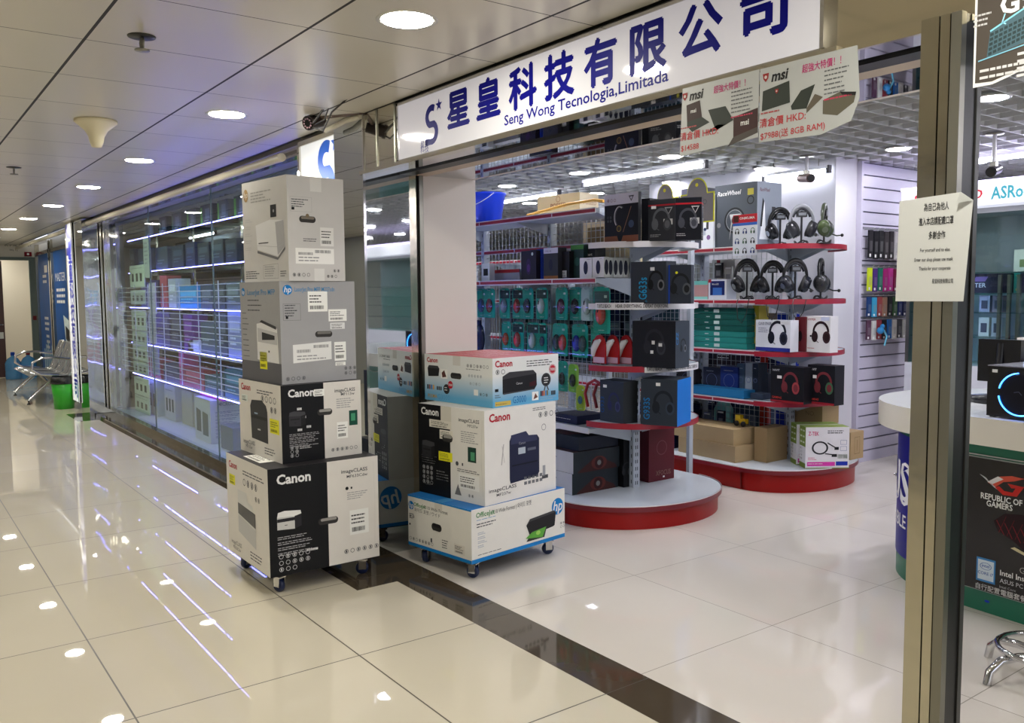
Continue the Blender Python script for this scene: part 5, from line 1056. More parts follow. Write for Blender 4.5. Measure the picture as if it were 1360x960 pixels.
# base deck of the far gondola
Z2 = .17
for i in range(7):
    carton('flat_box', 'dark blue flat box, %s of the low pile on the far base deck' % ('lowest', 'second', 'third', 'fourth', 'fifth', 'sixth', 'topmost')[i], 'box', (-5.32+.01*(i % 3), 5.60, Z2+i*.052), .50, .34, .05, (12, 22, 60) if i % 2 else (16, 30, 76), lambda F: F['f'].rect(.1, .35, .3, .55, (60, 90, 160), 2), group='dark blue flat boxes on the far base deck')
carton('cardboard_box', 'long plain brown carton, lower of the two on the far base deck', 'box', (-4.63, 5.50, Z2), .62, .30, .13, (172, 148, 110), rz=-.05)
carton('cardboard_box', 'long plain brown carton, upper of the two on the far base deck', 'box', (-4.68, 5.50, Z2+.131), .66, .28, .125, (178, 154, 114), lambda F: F['t'].rect(.48, 0, .52, 1, (190, 170, 130), 1), rz=-.04)
carton('cardboard_box', 'upright brown carton behind the two long ones', 'box', (-4.24, 5.66, Z2), .12, .26, .27, (150, 126, 90))
def ztek(F):
    f, r = F['f'], F['r']; f.rect(0, 0, 1, .12, (110, 130, 50), 1); f.rect(0, .52, 1, 1, (120, 142, 60), 1)
    for k in range(6): f.rect(.14+.4*(k % 2), .78-.14*(k//2)+.1, .42+.4*(k % 2), .88-.14*(k//2)+.04, (206, 214, 190), 2)
    f.icons(.1, .18, 2, 4, .02, (90, 90, 90))
    r.rect(0, 0, 1, .02, (110, 130, 50), 1); r.text('Z-TEK', .06, .80, .042, (206, 50, 110), 2, 'L', .014, width=.08); r.para(.5, .90, .45, 2, .05, (30, 30, 34)); r.ring(.33, .50, .055, .014, (36, 34, 40), 2, ry=.045); r.ring(.33, .50, .05, .002, (110, 110, 116), 3, ry=.04)
    r.stroke([(.5, .62), (.72, .48)], .008, (36, 34, 40), 3); r.stroke([(.45, .36), (.66, .33)], .008, (36, 34, 40), 3); r.rect(.66, .45, .76, .52, (30, 30, 34), 4); r.rect(.60, .28, .72, .35, (30, 30, 34), 4)
    for k in range(2): r.stroke([(.80, .68-k*.15), (.94, .68-k*.15), (.94, .58-k*.15), (.80, .58-k*.15), (.80, .68-k*.15)], .002, (60, 90, 150), 2)
    r.bars(.74, .24, .96, .34, (120, 130, 120)); r.rect(.04, .06, .68, .16, (206, 60, 160), 2); r.rect(.70, .07, .97, .17, (30, 50, 160), 2); r.para(.06, .25, .2, 2, .04, (200, 80, 120)); r.para(.06, .11, .5, 1, .03, WHT, 3)
a = aZ(1062, 627, Z2); carton('cable_carton', 'white and green cable carton with a black coil picture, front of the two', 'box', at_corner(-3.86, 5.57, -.62, .13, .33)+(Z2,), .13, .33, .315, (216, 214, 218), ztek, rz=-.62, sides={'t': (150, 170, 90)})
carton('cable_carton', 'white and green cable carton seen from its green side, rear of the two', 'box', at_corner(-3.99, 5.64, -.62, .13, .33)+(Z2,), .13, .33, .315, (216, 214, 218), ztek, rz=-.62, sides={'t': (150, 170, 90)})
carton('cardboard_box', 'small brown carton with an arrow mark at the right end of the far base deck', 'box', (-3.97, 6.22, Z2), .26, .18, .22, (168, 142, 102), lambda F: (F['r'].stroke([(.3, .2), (.3, .8), (.7, .8), (.7, .2), (.3, .2)], .003, (110, 90, 60), 2), F['r'].stroke([(.5, .3), (.5, .7)], .004, (110, 90, 60), 2)))
carton('cardboard_box', 'brown carton raised on a box behind the cable cartons', 'box', (-4.10, 6.02, .455), .30, .22, .17, (158, 134, 96), lambda F: F['f'].text('NO.', .5, .4, .05, (120, 100, 70), 2))
carton('cardboard_box', 'brown carton hidden low behind the cable cartons, carrying another', 'box', (-4.22, 6.00, Z2), .05, .2, .285, (150, 126, 92))
# bottles and toy behind the wire
t = thing('detergent_bottle', 'pale teal bottle with a blue cap behind the wire of the far gondola', 'bottle', (-5.0, 6.0, Z2)); m = MB(); m.lathe([(0, 0), (.08, 0), (.085, .02), (.085, .30), (.05, .36), (.025, .38), (0, .38)], mat('bottle_teal', (130, 196, 186), .35), 20); m.build('body', t); m = MB(); m.lathe([(0, .38), (.032, .38), (.028, .43), (0, .43)], (30, 50, 150), 16); m.build('cap', t)
t = thing('toy_truck', 'small yellow toy digger with black wheels on the brown carton', 'toy', (-4.44, 5.55, Z2+.257)); m = MB(); m.box(-.05, .05, -.02, .02, .02, .06, (196, 160, 30)); m.box(-.05, .0, -.02, .02, .06, .09, (206, 176, 40)); m.build('body', t)
for x in (-.03, .035):
    m = MB(); m.T = Matrix.Translation((x, -.026, .022)) @ Matrix.Rotation(math.pi/2, 4, 'X'); m.lathe([(0, -.006), (.022, -.006), (.022, .006), (0, .006)], DARK, 14); m.build('wheel', t)
for i, (x, c, lb) in enumerate(((-4.62, (176, 50, 24), 'thin red orange board standing behind the wire of the far gondola'), (-4.40, (20, 50, 170), 'deep blue board standing behind the wire of the far gondola'))):
    carton('upright_board', lb, 'board', (x, 6.08, Z2), .08+.10*i, .05, 1.15, c)
# grid packs on the far gondola (between the levels), small
gp = [(905, 470), (925, 470), (905, 335), (918, 333), (940, 325), (952, 325), (962, 326), (955, 360), (968, 365), (915, 560), (940, 558), (958, 556)]
cs = [(40, 44, 70), (190, 190, 196), (200, 200, 196), (60, 110, 80), (30, 30, 36), (24, 24, 28), (110, 110, 116), (60, 60, 64), (170, 170, 166), (30, 60, 140), (120, 130, 150), (40, 40, 60)]
wd = ['slate', 'white striped', 'cream', 'green', 'black', 'jet black', 'grey', 'charcoal', 'pale grey', 'blue', 'silver', 'dusk blue']
for i, (x, y) in enumerate(gp):
    p = aY(x, y, 5.76); carton('accessory_pack', '%s pack hanging flat on the wire of the far gondola, %s' % (wd[i], 'above the fourth shelf' if i < 2 else ('below the top shelf' if i < 9 else 'above the base deck')), 'pack', (p.x, p.y, p.z-.06), .075, .02, .13, cs[i], lambda F: (F['f'].rect(.2, .15, .8, .5, (120, 120, 124), 2), F['f'].rect(.1, .85, .9, .95, WHT, 2)), group='packs on the wire of the far gondola')

for i, (x, z, w, h, c, lb) in enumerate(((-5.9, ZB+.05, .3, .34, (30, 60, 70), 'dark petrol'), (-5.45, ZA+.03, .34, .30, (24, 28, 44), 'black blue'), (-5.0, ZA+.03, .3, .32, (56, 44, 50), 'dark wine'), (-4.62, ZA+.03, .26, .30, (30, 34, 60), 'dark indigo'),
    (-5.2, .20, .3, .42, (30, 40, 80), 'navy'), (-4.80, .20, .3, .44, (50, 66, 84), 'steel blue'), (-5.5, ZC+.04, .3, .30, (120, 124, 120), 'mid grey'), (-5.05, ZC+.04, .3, .32, (150, 154, 150), 'light grey'), (-5.6, .20, .3, .40, (60, 60, 66), 'dark grey'))):
    carton('stock_pack', '%s box standing behind the wire of the far gondola' % lb, 'box', (x, 6.14+.02*(i % 2), z-.0), w, .2, h, c, lambda F: (F['f'].rect(.15, .2, .85, .55, (110, 116, 130), 2), F['f'].para(.15, .8, .6, 2, .08, WHT, 2)), group='boxes behind the far gondola wire')
# shop bullet cameras on ceiling poles
def pole_cam(label, x, y, zc, d, c):
    t = thing('security_camera', label, 'camera', (x, y, 2.6), 0, 'bullet cameras hanging from the shop ceiling'); m = MB(); m.lathe([(0, 0), (.06, 0), (.06, -.01), (0, -.01)], STEELD, 16); m.tube([(0, 0, 0), (0, 0, zc-2.6+.04)], .014, mat('pole_white', (196, 196, 200), .3), 8); m.build('pole', t)
    v = Vector(d).normalized(); o = Vector((0, 0, zc-2.6)); m = MB(); m.tube([o-v*.11, o+v*.08], .036, mat('cam_%02x%02x%02x' % c, c, .3, .3), 14); m.box(-.02, .02, -.02, .02, zc-2.6+.02, zc-2.6+.06, STEELD); m.build('housing', t)
    m = MB(); m.tube([o+v*.078, o+v*.09], .030, DARK, 14); m.build('lens', t)
pole_cam('brown bullet camera hanging from the ceiling before the white block', -4.30, 6.15, 2.42, (.75, -.45, -.12), (110, 84, 78))
pole_cam('dark bullet camera on a white pole in front of the lettered light box', -2.95, 6.4, 2.34, (.2, -.9, -.2), (44, 42, 44))
# packs on the slatted wall
rows = [(2.02, .24, [(30, 28, 34), (24, 24, 30), (40, 40, 44), (60, 56, 60), (50, 46, 50), (196, 192, 196), (206, 202, 204), (170, 40, 50)], 'black', 'top'),
        (1.70, .20, [(190, 206, 40), (70, 40, 110), (30, 110, 90), (170, 40, 120), (196, 60, 150), (130, 30, 70), (120, 36, 60), (80, 150, 130)], 'bright', 'second'),
        (1.45, .17, [(30, 60, 110), (60, 160, 200), (150, 70, 70), (170, 130, 110), (40, 40, 46), (60, 90, 60), (30, 40, 90), (30, 36, 70)], 'mixed', 'third'),
        (1.25, .17, [(90, 60, 80), (206, 206, 200), (150, 60, 70), (24, 24, 28), (40, 100, 170), (200, 196, 190), (60, 60, 66), (180, 180, 176)], 'mixed', 'lowest')]
cn = lambda c: ('black' if max(c) < 52 else 'white' if min(c) > 185 else 'lime' if c[1] > 180 and c[2] < 80 else 'magenta' if c[0] > 150 and c[2] > 100 and c[1] < 80 else 'red' if c[0] > 140 and c[1] < 80 else 'violet' if c[2] > c[1]+20 and c[0] > 60 and c[0] < 100 else 'blue' if c[2] > c[0]+25 else 'green' if c[1] > c[0]+20 else 'plum' if c[0] > c[1]+20 else 'grey')
for zt, h, cl, _, rn in rows:
    for i, c in enumerate(cl):
        y = 6.855+i*.082; zz = zt-.005*(i % 2)
        t = carton('phone_accessory_pack', '%s pack on the slatted wall, %s row, %s from the corner' % (cn(c), rn, ('first', 'second', 'third', 'fourth', 'fifth', 'sixth', 'seventh', 'eighth')[i]), 'pack', (-4.17, y+.03, zz-h), .014, .062, h, c,
                   lambda F, c=c: (F['r'].rect(.2, .25, .8, .62, tuple(min(255, int(v*.6+60)) for v in c), 2), F['r'].rect(.1, .05, .5, .16, WHT, 3)), group='packs on the slatted wall, %s row' % rn)
m = MB()
for zt, h, cl, *_ in rows:
    m.box(-4.222, -4.214, 6.84, 7.8, zt+.012, zt+.03, mat('rail_grey', (110, 110, 120), .4))
    for i in range(8): y = 6.855+i*.082+.03; m.tube([(-4.22, y, zt+.01), (-4.15, y, zt+.008), (-4.13, y, zt+.018)], .003, HK, 6)
t = m.build('hook_rails'); tag(t, 'grey rails with short hooks across the slatted wall', 'hooks')
t = MB(); t.ball((0, 0, 0), (.03, .035, .03), mat('toy_blue', (40, 130, 190), .4), 12, 8); t.ball((.0, .03, .035), (.02, .022, .02), MT['toy_blue'], 10, 6)
t.tube([(.02, .02, 0), (.03, .05, -.05), (.025, .04, -.10), (.03, .02, -.13)], .008, mat('toy_cyan', (110, 190, 220), .4), 6); tag(t.build('plush_charm', loc=(-4.12, 6.99, 1.16)), 'light blue plush charm with a tail hanging before the lowest row of the slatted wall', 'charm')

# ------------------------------------------------------------------ display window
GY0, GY1 = 2.6, 2.92
lv = [(2.20, 'top'), (1.80, 'second'), (1.37, 'third'), (.93, 'fourth'), (.54, 'lowest')]
g0 = None
for z, nm in lv:
    t = thing('glass_shelf', 'glass shelf with a violet light strip, %s of the five in the display window' % nm, 'shelf', (-8.4, GY0, z), 0, 'lit glass shelves of the display window')
    MB().box(-3.28, 3.4, .0, GY1-GY0, -.008, 0, GLASSG).build('glass', t)
    MB().box(-3.28, 3.4, -.009, .0, -.007, .001, LEDM).build('light_strip', t)
m = MB()
for x in (-11.68, -10.1, -8.5, -6.9, -5.0):
    m.box(x-.012, x+.012, 2.935, 2.955, .085, 2.43, STEEL)
    for z, _ in lv: m.box(x-.006, x+.006, 2.6, 2.94, z-.03, z-.009, STEELD)
tag(m.build('shelf_standards'), 'row of thin steel uprights with brackets holding the glass shelves', 'rack')
# lattice roller shutter, lowered in the lower part of the window
t = thing('roller_grille', 'silver roller grille of thin horizontal rods inside the display window', 'shutter', (0, 2.47, 0))
m = MB(); z = .60
while z < 1.66: m.tube([(-11.64, 0, z), (-5.0, 0, z)], .0045, mat('rod_silver', (214, 216, 224), .3, .1), 6); z += .056
m.build('rods', t)
m = MB(); x = -11.5
while x < -5: m.box(x-.004, x+.004, -.004, .004, .6, 1.64, MT['rod_silver']); x += .62
m.build('links', t)
m = MB()
for x in (-11.66, -4.98): m.box(x-.02, x+.02, -.02, .02, -2.38+2.465, 2.43, STEELD)
m.build('side_rail', t)
def wbox(name, lb, xl, xr, yt, lvl, c, dr=None, dep=.16, Y=2.64, cat='box', grp=None, h=None):
    a, b = aY(xl, yt, Y), aY(xr, yt, Y); w = b.x-a.x; zz = {'floor': .086, 'lowest': .541, 'fourth': .931, 'third': 1.371, 'second': 1.801, 'top': 2.201}[lvl]
    hh = h or max(.03, (a.z+b.z)/2-zz)
    return carton(name, lb+', '+('on the floor of the display window' if lvl == 'floor' else 'on the %s glass shelf' % lvl), cat, ((a.x+b.x)/2, Y+dep/2, zz), w, dep, hh, c, dr, 0, None, grp)
LT = (190, 196, 190)
def card_items(F):
    f = F['f']
    for i in range(3): f.rect(.14+i*.28, .25, .28+i*.28, .62, (50, 56, 56), 2)
    f.para(.1, .85, .8, 1, .05, (120, 130, 124), 2)
for z0, h, i in ((1.62, .26, 0), (1.41, .17, 1), (1.10, .24, 2), (.92, .16, 3), (.72, .19, 4), (.56, .15, 5), (.30, .22, 6), (.09, .2, 7)):
    carton('hanging_card', 'pale green accessory card at the far end of the window, %s from the top' % ('first', 'second', 'third', 'fourth', 'fifth', 'sixth', 'seventh', 'eighth')[i], 'card', (-11.1, 2.585 if False else 2.56, z0), .72, .01, h, (216, 228, 214) if i % 2 == 0 else (200, 214, 204), card_items, group='accessory cards at the far end of the window')
for i, (x, z0, h, c) in enumerate(((-10.45, 1.30, .36, (206, 204, 226)), (-10.5, .96, .34, (190, 188, 206)), (-10.42, .60, .32, (176, 178, 230)), (-10.62, 1.72, .46, (196, 204, 200)))):  # violet and bluish strip light is put into the white paper colours
    carton('paper_leaflet', '%s leaflet hanging beside the accessory cards in the window' % ('violet tinted white', 'torn pale', 'bluish lit', 'tall greenish')[i], 'leaflet', (x, 2.565, z0), .30, .008, h, c, lambda F: F['f'].para(.15, .85, .6, 6, .1, (150, 150, 160), 2))
# top shelf: graphics card boxes with green marks
for i, x in enumerate((-10.9, -10.3, -9.75, -9.2, -8.7, -8.2, -7.7, -7.25, -6.8, -6.3, -5.8)):
    w = .30 if i % 2 else .36
    carton('graphics_card_box', 'dark green grey upright box on the top glass shelf, %s from the far end' % ('first', 'second', 'third', 'fourth', 'fifth', 'sixth', 'seventh', 'eighth', 'ninth', 'tenth', 'eleventh')[i], 'box', (x, 2.74, 2.201), w, .14, .20, ((60, 76, 66), (46, 56, 56), (80, 92, 84))[i % 3], lambda F, i=i: (F['f'].rect(0, 0, .16, .9, (110, 190, 50) if i > 2 else (90, 120, 90), 2), F['f'].rect(.4, .3, .8, .8, (120, 136, 130), 2), F['f'].para(.3, .2, .5, 1, .1, WHT, 2)))
for a, b, yt, lvl, c, lb, *ex in (
    (172, 178, 331, 'second', (40, 56, 62), 'small dark box at the far end'), (183, 196, 330, 'second', (52, 70, 74), 'dark smoky display panel'), (206, 222, 328, 'second', (70, 84, 90), 'grey panel with a pale emblem'), (228, 243, 326, 'second', (30, 50, 62), 'dark blue green tall box'),
    (246, 258, 322, 'second', (20, 42, 76), 'navy tall box'), (262, 277, 322, 'second', (36, 50, 54), 'charcoal box with two pale labels'), (280, 296, 318, 'second', (40, 56, 60), 'second charcoal box with pale labels'), (299, 314, 317, 'second', (34, 46, 52), 'charcoal box nearest the cartons'),
    (186, 197, 375, 'third', (70, 74, 96), 'grey blue box beside the leaflets'), (200, 210, 372, 'third', (60, 56, 80), 'dusky violet box'), (212, 221, 366, 'third', (196, 84, 76), 'tall salmon red bag'), (223, 233, 370, 'third', (190, 196, 186), 'cream box with black stripes'), (236, 263, 380, 'third', (44, 156, 206), 'bright cyan blue box'), (266, 281, 378, 'third', (70, 84, 96), 'slate box with blue edges'), (284, 298, 376, 'third', (60, 72, 70), 'dark green grey box'), (300, 318, 374, 'third', (90, 104, 98), 'wide grey green box'),
    (188, 200, 420, 'fourth', (90, 92, 104), 'grey tablet box'), (203, 224, 414, 'fourth', (96, 90, 118), 'wide dusky violet box'), (226, 240, 416, 'fourth', (60, 62, 66), 'charcoal upright box'), (243, 255, 418, 'fourth', (110, 40, 130), 'magenta violet tube box'), (266, 284, 428, 'fourth', (96, 112, 110), 'leaning grey green sheet stand'), (287, 300, 416, 'fourth', (70, 84, 84), 'grey green upright box'), (302, 320, 414, 'fourth', (160, 166, 190), 'pale violet striped box'), (250, 268, 452, 'fourth', (226, 228, 236), 'small white round edged box'),
    (194, 213, 476, 'lowest', (176, 60, 70), 'red square box'), (217, 238, 484, 'lowest', (70, 72, 80), 'dark box with a pale cup'), (244, 270, 489, 'lowest', (170, 66, 72), 'long flat red box'), (237, 243, 466, 'lowest', (190, 70, 120), 'tall thin pink post box'), (272, 296, 500, 'lowest', (60, 96, 90), 'dark teal flat box'), (298, 320, 492, 'lowest', (50, 110, 116), 'teal box with a light top')):
    def dr(F, c=c, lb=lb):
        f = F['f']; q = tuple(min(255, v+50) for v in c); f.rect(.12, .55, .88, .8, q, 2) if 'label' in lb or 'box' in lb else None
        f.para(.15, .4, .6, 2, .12, tuple(min(255, v+80) for v in c), 2)
    wbox('product_box', lb, a, b, yt, lvl, c, dr, grp=None)
t = MB().tube([(0, 0, 0), (.9, 0, 0)], .055, mat('roll_white', (230, 232, 244), .4), 16).build('paper_roll', loc=(-8.35, 2.72, .99)); tag(t, 'white roll lying on the fourth glass shelf beside the leaning sheet stand', 'roll')
def spk(F):
    f, r = F['f'], F['r']
    f.poly([(.1, .2), (.4, .2), (.4, .7), (.1, .75)], (96, 100, 104), 2); f.poly([(.5, .15), (.85, .15), (.85, .66), (.5, .7)], (110, 114, 118), 2); r.text('MICROLAB', .2, .86, .05, (120, 124, 150), 2, 'L', .005, width=.2)
    for k in range(8): r.para(.12, .72-k*.08, .7, 2, .03, (120, 122, 160), 2)
for (x, y, w, d_, h, c, lb, dr) in ((-10.95, 2.62, .62, .2, .42, (186, 196, 190), 'pale box with dark bottle pictures at the far end on the window floor', card_items), (-10.25, 2.66, .44, .22, .40, (196, 198, 196), 'white box with grey ladder pictures on the window floor', card_items),
    (-9.72, 2.70, .40, .2, .38, (190, 186, 160), 'plain cream box on the window floor', None), (-9.25, 2.70, .42, .2, .38, (182, 180, 166), 'plain beige box on the window floor', None), (-8.55, 2.52, .50, .38, .42, (206, 206, 222), 'big white box with two grey speaker pictures and violet lit side on the window floor', spk), (-7.9, 2.54, .34, .3, .22, (120, 126, 140), 'small grey box nearest the cartons on the window floor', None)):
    carton('product_box', lb, 'box', (x, y+d_/2, .086), w, d_, h, c, dr)
t = MB().box(-.35, .35, -.01, .03, 0, .02, (214, 60, 190)).build('pink_strip', loc=(-8.5, 2.6, .507)); tag(t, 'bright magenta strip lying on top of the big white speaker box', 'strip')
carton('wall_shelf_panel', 'long pinkish white shelf panel with a red line deep behind the display window', 'panel', (-11.5, 3.9, 1.62), 7.5, .04, .14, (206, 180, 160), lambda F: F['f'].rect(0, .75, 1, .8, (60, 50, 50), 1))
# rear shelving and cartons behind the display, deep in the shop
t = thing('rear_shelving', 'dark rear shelving filled with cartons seen through the display window', 'shelf', (-13, 4.2, 0))
MB().box(-4, 3.2, .42, .46, 0, 2.5, mat('rear_back', (70, 84, 90), .6)).build('back_panel', t)
for z in (.1, .55, 1.0, 1.45, 1.9): MB().box(-4, 3.2, 0, .42, z-.02, z, SHELFG).build('shelf', t)
for x in (-4, -1.6, .8, 3.2): MB().box(x-.02, x+.02, .0, .41, 0, 2.3, SHELFG).build('upright', t)
pal = [(60, 70, 80), (40, 56, 70), (90, 96, 100), (150, 70, 74), (70, 100, 96), (110, 90, 130), (180, 184, 180), (50, 60, 100), (150, 130, 110), (36, 44, 48)]
pn = ['slate', 'dark blue', 'grey', 'brick red', 'sea green', 'mauve', 'off white', 'indigo', 'tan', 'charcoal']
for j, z in enumerate((.1, .55, 1.0, 1.45, 1.9)):
    x = -16.8
    i = 0
    while x < -10.2:
        w = random.uniform(.22, .5)
        for ux in (-17, -14.6, -12.2, -9.8):
            if x < ux+.03 and x+w > ux-.03: x = ux+.04
        k = random.randrange(10); h = random.uniform(.22, .38)
        carton('stock_carton', '%s carton on the %s rear shelf board, place %d from the far end' % (pn[k], ('lowest', 'second', 'middle', 'fourth', 'highest')[j], i+1), 'box', (x+w/2, 4.4, z+.002), w, .3, h, pal[k], lambda F: F['f'].para(.2, .7, .5, 2, .15, WHT, 2), group='stock cartons on the rear shelving'); x += w+.06; i += 1

# ------------------------------------------------------------------ right side: counter, computer case, stool, lit showcase
t = thing('sales_counter', 'round ended green and white sales counter with blue and black posters', 'counter', (-1.98, 4.68, 0))
RC = .565
def cpts(r, L=2.6, dy=0):
    a0 = math.radians(-96); P = [(r*math.cos(a), r*math.sin(a)) for a in [a0-k*math.radians(174)/30 for k in range(31)]]
    ux, uy = math.cos(math.radians(-6)), math.sin(math.radians(-6))
    return [(P[0][0]+ux*L, P[0][1]+uy*L)]+P+[(P[-1][0]+ux*L, P[-1][1]+uy*L)]
GRN = mat('counter_green', (14, 104, 80), .35)
m = MB(); m.prism(cpts(RC)[::-1], 0, .80, GRN, smooth=True); m.build('body', t)
m = MB(); CW = mat('counter_white', (226, 222, 212), .25); m.prism(cpts(RC+.105)[::-1], .80, .925, CW, mat('counter_top_white', (224, 226, 226), .1), smooth=True); m.box(-.085, -.083, -.81, -.79, .81, .87, DARK); m.build('countertop', t)
m = MB()
def cw(a, b, l, r=RC+.004): q = math.radians(-96)-a/r; return Vector(((r+l)*math.cos(q), (r+l)*math.sin(q), b))
V = []; a1 = 1.5
for k in range(31): V += [cw(a1*k/30, .115, 0), cw(a1*k/30, .755, 0)]
m.add(V, [(2*k, 2*k+1, 2*k+3, 2*k+2) for k in range(30)], mat('asus_blue', (16, 26, 176), .3), True); m.add([p*1.0 for p in V], [(2*k+2, 2*k+3, 2*k+1, 2*k) for k in range(30)], MT['asus_blue'], True)
# lettering runs left to right as seen, so mirrored arc length
def cwr(a, b, l): return cw(.83-a, b, l+.0015)
fr = Fr(m, (0, 0, 0), (1, 0, 0), (0, 0, 1), 1, 1, cwr)
def letters(s_, a, z, h, bold, width=None):
    fr.text(s_, a, z, h, (232, 232, 240), 1, 'R', bold, width)
letters('/SUS', .56, .40, .30, .03, .55); fr.text('®', .572, .50, .06, (150, 170, 230), 1, 'L', .0)
letters('INCREDIBLE', .52, .27, .10, .01, .52)
m.build('blue_poster', t)
m = MB(); m.T = Matrix.Rotation(math.radians(-6), 4, 'Z') @ Matrix.Translation((.0, -RC-.003, 0))
m.box(.0, .055, -.006, 0, .115, .735, MT['asus_blue']); m.box(.055, .075, -.006, 0, .11, .74, (206, 208, 212)); m.box(.0, 1.6, -.004, -.001, .735, .74, (190, 196, 196)); m.build('blue_panel', t)
m = MB(); m.T = Matrix.Rotation(math.radians(-6), 4, 'Z') @ Matrix.Translation((.08, -RC-.003, .105)); PW_, PH_ = .62, .62
m.box(0, PW_, -.012, 0, 0, PH_, mat('rog_black', (20, 18, 22), .25)); m.box(-.003, PW_+.003, -.010, 0, -.004, PH_+.004, (150, 156, 156)); fr = Fr(m, (0, -.012, 0), (1, 0, 0), (0, 0, 1), PW_, PH_)
fr.poly([(.10, .88), (.15, .86), (.21, .80), (.26, .775), (.20, .82), (.15, .845)], (196, 198, 200), 2)
fr.poly([(.16, .83), (.25, .885), (.34, .905), (.43, .90), (.36, .87), (.28, .85), (.22, .80)], (200, 80, 60), 2); fr.poly([(.22, .80), (.28, .755), (.38, .76), (.43, .84), (.31, .845), (.34, .815), (.37, .82), (.35, .785), (.29, .785), (.25, .815)], (190, 40, 34), 3); fr.poly([(.16, .83), (.20, .82), (.28, .87), (.24, .885)], (216, 216, 218), 3)
fr.text('REPUBLIC OF', .115, .70, .038, WHT, 2, 'L', .02, width=.19); fr.text('GAMERS', .16, .65, .038, WHT, 2, 'L', .02, width=.12)
fr.poly([(.22, .55), (.30, .62), (.45, .64), (.7, .62), (.85, .5), (.7, .3), (.5, .34), (.35, .44), (.25, .48)], (36, 16, 22), 2)
for k in range(9): fr.stroke([(.24+k*.06, .56-.01*k), (.30+k*.06, .46-.015*k)], .003, (130, 30, 40), 3); fr.stroke([(.26+k*.06, .47-.012*k), (.31+k*.06, .60-.015*k)], .002, (110, 24, 34), 3)
fr.poly([(.35, .375), (.6, .30), (.62, .31), (.38, .39)], (200, 190, 150), 4); fr.text('GT51', .42, .21, .04, (150, 146, 140), 2)
fr.rect(.10, .07, .245, .25, (60, 130, 190), 2); fr.rect(.112, .085, .233, .235, (206, 220, 232), 3); fr.ring(.172, .19, .026, .003, (40, 90, 170), 4, ry=.016); fr.text('intel', .172, .182, .022, (40, 90, 170), 5, 'C', .01); fr.text('CORE i7', .172, .125, .02, (40, 90, 170), 5, 'C', .012)
fr.text('Intel Inside', .28, .155, .035, WHT, 2, 'L', .015); fr.text('ASUS PC', .28, .10, .028, (190, 190, 194), 2, 'L', .003); fr.text('Intel Core', .28, .06, .018, (160, 160, 164), 2); fr.text('自行配置電腦套餐優惠', .10, .01, .03, (206, 206, 206), 2, 'L', .005)
m.build('gaming_poster', t)
m = MB(); m.T = Matrix.Rotation(math.radians(-6), 4, 'Z') @ Matrix.Translation((.19, -RC-.002, .055)); Fr(m, (0, 0, 0), (1, 0, 0), (0, 0, 1), .1, .05).ell(.0, .0, .012, (20, 50, 190), 1, ry=.006); m.build('sticker_dot', t)
m = MB(); m.tube([(-RC-.0, -.10, .47), (-RC-.035, -.11, .47)], .006, CHR, 8); m.ball((-RC-.037, -.11, .47), (.010, .010, .010), CHR, 8, 6); m.build('knob', t)

# desktop computer case with a lit blue ring
p = aZ(1309, 553, .926); t = thing('computer_case', 'black cube computer case with a glowing blue fan ring on the counter', 'computer', (p.x, p.y+.005, .926), math.radians(-6))
CB = mat('case_black', (10, 10, 16), .25)
m = MB(); m.box(0, .27, 0, .34, .006, .232, CB); m.box(.0, .27, 0, .34, .232, .236, mat('case_top', (120, 120, 128), .2)); 
for x in (.02, .25):
    for y in (.02, .32): m.box(x-.01, x+.01, y-.01, y+.01, 0, .006, DARK)
m.build('housing', t)
m = MB(); fr = Fr(m, (0, 0, 0), (1, 0, 0), (0, 0, 1), .27, .232); fr.ell(.55, .49, .088, (8, 8, 20), 1, n=40); fr.rect(.08, .88, .17, .94, WHT, 2); fr.stroke([(.45, .52), (.53, .54), (.58, .48)], .002, (90, 96, 120), 3); m.build('front_glass', t)
BL = mat('ring_blue', (24, 120, 255), emit=4)
m = MB()
for (a0, a1) in ((95, 172), (188, 290), (300, 440)):
    m.tube([(.55*.27+.094*math.cos(math.radians(a)), -.003, .49*.232+.094*math.sin(math.radians(a))) for a in range(a0, a1, 6)], .0028, BL, 6)
m.build('light_ring', t)
t = thing('monitor_base', 'black monitor foot and cables behind the door post on the counter', 'stand', (-2.08, 4.62, .926)); m = MB(); m.lathe([(0, 0), (.12, 0), (.12, .03), (0, .04)], CB, 24); m.tube([(0, 0, .03), (0, .04, .30)], .02, CB, 8); m.build('foot', t)
m = MB(); m.box(-.11, .10, .03, .07, .10, .32, CB); m.build('screen', t)
# raised rear counter with a box
t = thing('rear_counter', 'white topped rear counter with a blue front behind the computer case', 'counter', (-2.27, 5.3, 0)); m = MB(); m.box(.06, 2.2, .05, .6, 0.0, 1.155, mat('rear_front', (190, 194, 206), .4)); m.build('body', t); m = MB(); m.box(-.01, 2.25, 0, .65, 1.155, 1.225, CW); m.build('countertop', t)
carton('control_box', 'dark blue black box tucked under the raised white top', 'box', (-1.93, 5.05, .926), .34, .16, .20, (16, 22, 60))

# chrome stool foot
t = thing('stool_base', 'chrome star foot with a ring of a swivel stool at the right edge', 'stool', (-1.375, 3.55, 0))
m = MB(); m.tube([(.17*math.cos(a), .17*math.sin(a), .12) for a in [2*math.pi*k/36 for k in range(36)]], .011, CHR, 10, True); m.build('foot_ring', t)
for k in range(5):
    a = math.radians(168+72*k); c, s_ = math.cos(a), math.sin(a)
    MB().tube([(0, 0, .10), (.12*c, .12*s_, .10), (.19*c, .19*s_, .09), (.235*c, .235*s_, .05), (.245*c, .245*s_, .0)], .016, CHR, 10).build('leg', t)
MB().tube([(0, 0, .09), (0, 0, .42)], .02, CHR, 12).build('column', t)

